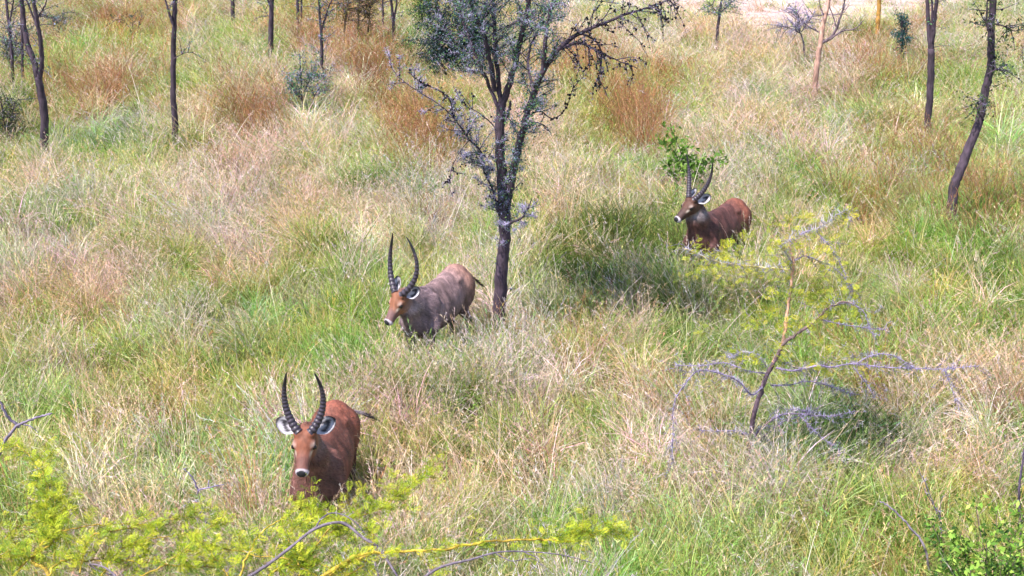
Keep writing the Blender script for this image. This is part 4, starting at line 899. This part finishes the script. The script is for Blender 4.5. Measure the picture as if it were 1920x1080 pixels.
fore_shrub('low acacia shrub with a bare purple arching branch, in front of the nearest waterbuck', (bc[0], bc[1], 0), [
    ([(640, 1500, 8.4), (630, 1250, 8.6), (600, 1120, 8.8), (640, 1065, 8.9), (690, 1042, 8.9)], .020, .009, YB, .2, 8),
    ([(600, 1085, 8.8), (660, 1046, 8.9), (720, 1034, 9), (790, 1034, 9), (860, 1024, 9.1), (930, 1014, 9.2), (1010, 1012, 9.3), (1070, 1014, 9.4), (1110, 1000, 9.5), (1172, 978, 9.7)], .0150, .004, (.50, .34, .04), .42, 20),
    ([(1000, 1012, 9.3), (1060, 1010, 9.4), (1110, 1004, 9.5), (1160, 990, 9.6)], .004, .002, YB, 1.4, 6),
    ([(450, 1080, 8.8), (470, 1030, 8.9), (500, 990, 9.1), (540, 968, 9.2)], .009, .004, (.6, .42, .05), .35, 8),
    ([(560, 1080, 8.8), (590, 1030, 9), (620, 990, 9.2), (660, 972, 9.4), (710, 955, 9.6), (760, 920, 9.9), (810, 885, 10.2)], .008, .003, YB, 1.2, 8),
    ([(560, 1060, 8.8), (540, 1010, 9.1), (556, 985, 9.3), (590, 972, 9.5), (622, 968, 9.6)], .007, .003, YB, 1.2, 8),
    ([(620, 1000, 9.2), (645, 980, 9.4), (605, 965, 9.6), (575, 952, 9.7)], .006, .003, YB, .9, 6),
    ([(430, 1085, 8.8), (400, 1040, 9), (380, 1000, 9.2), (410, 980, 9.3)], .006, .003, YB, .9, 10),
    ([(600, 1085, 8.8), (540, 1050, 8.9), (480, 1040, 9), (430, 1030, 9.1)], .007, .003, YB, .9, 10),
    ([(640, 1085, 8.8), (680, 1060, 8.9), (700, 1010, 9.1), (680, 985, 9.2)], .006, .003, YB, .9, 10),
    ([(500, 1085, 8.8), (530, 1060, 8.9), (600, 1060, 8.9), (650, 1070, 8.9)], .007, .003, YB, .8, 14)],
    [([(460, 1085, 8.6), (500, 1060, 8.7), (540, 1030, 8.8), (590, 992, 8.9), (640, 980, 9), (680, 1008, 9), (712, 1030, 9), (745, 1080, 8.9)], .0125, .010),
     ([(590, 992, 8.9), (605, 970, 9), (630, 962, 9.1), (665, 978, 9.1), (700, 1020, 9.1), (740, 1045, 9.0)], .006, .004),
     ([(790, 1085, 8.7), (830, 1062, 8.8), (880, 1050, 8.9), (930, 1036, 9), (980, 1034, 9.1), (1050, 1040, 9.2), (1110, 1055, 9.3)], .011, .003),
     ([(930, 1038, 9), (960, 1052, 9), (1000, 1048, 9.1), (1040, 1080, 9.1)], .005, .002),
     ([(980, 1034, 9.1), (1010, 1050, 9.1), (990, 1075, 9.0)], .005, .002), ([(700, 1040, 9), (705, 1065, 8.9), (712, 1090, 8.8)], .009, .007)],
    [(1108, 1000, 9.5), (797, 886, 10.15)])

# --- bottom right leafy shrub, dead sticks
def leafy_shrub():
    o = G(1850, 1250); root = empty('leafy_shrub', o, 'bright green small-leaved shrub in the bottom right corner', 'shrub'); st = MB(); fo = MB(); Y = o[1]
    cols = [(.20, .38, .05), (.28, .46, .07), (.10, .20, .03), (.38, .52, .10), (.06, .14, .03)]
    for tx, ty, dd in [(1750, 985, 0), (1770, 1040, -.2), (1800, 1000, .1), (1830, 950, .2), (1850, 1020, -.2), (1870, 960, .3), (1900, 1010, 0), (1915, 960, .2), (1880, 1050, -.3), (1820, 1065, -.3), (1760, 1075, -.3), (1940, 1040, 0), (1925, 1000, -.2), (1790, 1060, 0)]:
        p_ = catmull([o+[rng.normal(0, .05), rng.normal(0, .05), 0], (o+PY(tx, ty, Y+dd))/2+rng.normal(0, .08, 3), PY(tx, ty, Y+dd)], 6); tube(st, p_, [.009, .003], 5, (.12, .09, .07), .05)
        for q_, t_ in zip(*along(p_[5:], 15)):
            w = twig_path(q_, t_+rng.normal(0, .9, 3), .17); tube(fo, w, [.003, .0015], 3, (.12, .10, .06), 0, False); leafbits(fo, w, 12, cols, .022, .055)
    st.build('stem', M_bark, root, True, origin=o); fo.build('foliage', M_leaf, root, origin=o)
leafy_shrub()
def stick(name, label, cat, base, parts, col, th=8):
    SH[0], SH[1] = base[1], .34*(base[1]+400)*.928/6.8
    o = G(base[0], base[1]+SH[1]); root = empty(name, o, label, cat); mb = MB()
    for pix, r0, r1, dd in parts:
        p_ = limb(mb, o[1], pix, r0, r1, dd, 6, col); thorns(mb, p_, max(2, int(th*np.linalg.norm(np.diff(p_, axis=0), axis=1).sum())), np.array(LIL)*.9)
    mb.build('stem', M_bark, root, False, origin=o); SH[0], SH[1] = 1e9, 0
stick('dead_branch', 'bare grey dead branch poking in from the left edge', 'branch', (-30, 960), [([(-30, 960), (-10, 880), (0, 848), (18, 815), (40, 795), (70, 783), (97, 775)], .022, .009, [0, -.2]),
    ([(36, 802), (14, 780), (-4, 748), (-30, 730)], .015, .008, [-.1]), ([(40, 795), (58, 800), (72, 812)], .007, .003, None), ([(0, 848), (-5, 800), (-30, 770)], .008, .004, None)], (.20, .16, .23), 5)
stick('dead_twig', 'upright tangle of bare purple thorny twigs in the grass left of the nearest waterbuck', 'twig', (390, 1010), [([(391, 1008), (386, 975), (375, 940), (372, 920), (390, 915), (420, 908)], .012, .004, [0, -.1]),
    ([(372, 920), (360, 895), (345, 878)], .009, .004, None), ([(376, 940), (355, 940), (345, 950)], .006, .003, None), ([(386, 975), (398, 965), (405, 960)], .005, .003, None), ([(390, 915), (392, 900)], .005, .003, None), ([(380, 955), (370, 975), (372, 985)], .005, .003, None)], (.22, .17, .30), 40)
stick('bare_sapling', 'bare dark stem rising at the right edge above the leafy shrub', 'stem', (1916, 1010), [([(1917, 1010), (1912, 960), (1912, 910), (1918, 860), (1922, 830)], .014, .007, [0, -.1]), ([(1913, 985), (1925, 960), (1935, 940)], .008, .004, None)], (.13, .09, .15), 6)
stick('dead_twig', 'forked bare purple twig standing in pale grass left of the leafy corner shrub', 'twig', (1765, 1010), [([(1765, 1010), (1764, 975), (1752, 950), (1740, 930), (1733, 915)], .007, .003, [0, -.1]), ([(1764, 980), (1750, 945), (1735, 905), (1722, 880)], .006, .003, None), ([(1765, 985), (1763, 950), (1768, 930)], .004, .002, None)], (.20, .15, .24), 10)
stick('fallen_branch', 'long grey fallen stick slanting through the grass left of the leafy corner shrub', 'branch', (1755, 1075), [([(1755, 1070), (1735, 1030), (1715, 1000), (1690, 970), (1665, 948), (1650, 940)], .013, .006, [0, .1])], (.26, .21, .27), 2)

# undergrowth between the far trunks at upper left
SCR = [(.10, .15, .09), (.16, .20, .12), (.07, .11, .08), (.22, .22, .24)]
simple_tree((18, 120), [([(18, 120), (12, 90), (5, 65)], .02, .008, None), ([(20, 120), (28, 90), (34, 60)], .02, .008, None), ([(18, 118), (20, 85), (18, 55)], .02, .008, None)],
    'hazy grey-green scrub around the thin stems at the upper left edge', 26, 34, 8, 0, name='thorn_shrub', cat='shrub', tl=.55, seg=(0, 1), group=None, cols=SCR)
simple_tree((105, 60), [([(105, 60), (98, 35), (90, 20)], .018, .007, None), ([(106, 60), (115, 40), (122, 22)], .018, .007, None)],
    'low twiggy grey-green bush right of the forked tree near the top edge', 18, 30, 5, 0, name='thorn_shrub', cat='shrub', tl=.5, seg=(0, 1), group=None, cols=SCR)
simple_tree((778, 110), [([(778, 112), (770, 92), (762, 80)], .016, .006, None), ([(780, 112), (790, 90), (796, 78)], .016, .006, None)],
    'small fresh green bush in the grass just left of the dense dark bush', 22, 34, 0, 0, name='leafy_bush', cat='bush', tl=.4, seg=(0, 1), group=None, cols=[(.12, .24, .06), (.20, .32, .07), (.09, .17, .06)])
simple_tree((598, 175), [([(600, 175), (594, 150), (590, 138)], .016, .006, None), ([(602, 175), (612, 152), (618, 140)], .016, .006, None)],
    'low pale thorny bush at the foot of the thin lilac tree', 16, 18, 8, 0, name='thorn_shrub', cat='shrub', tl=.36, seg=(0, 1), group=None, cols=SCR)
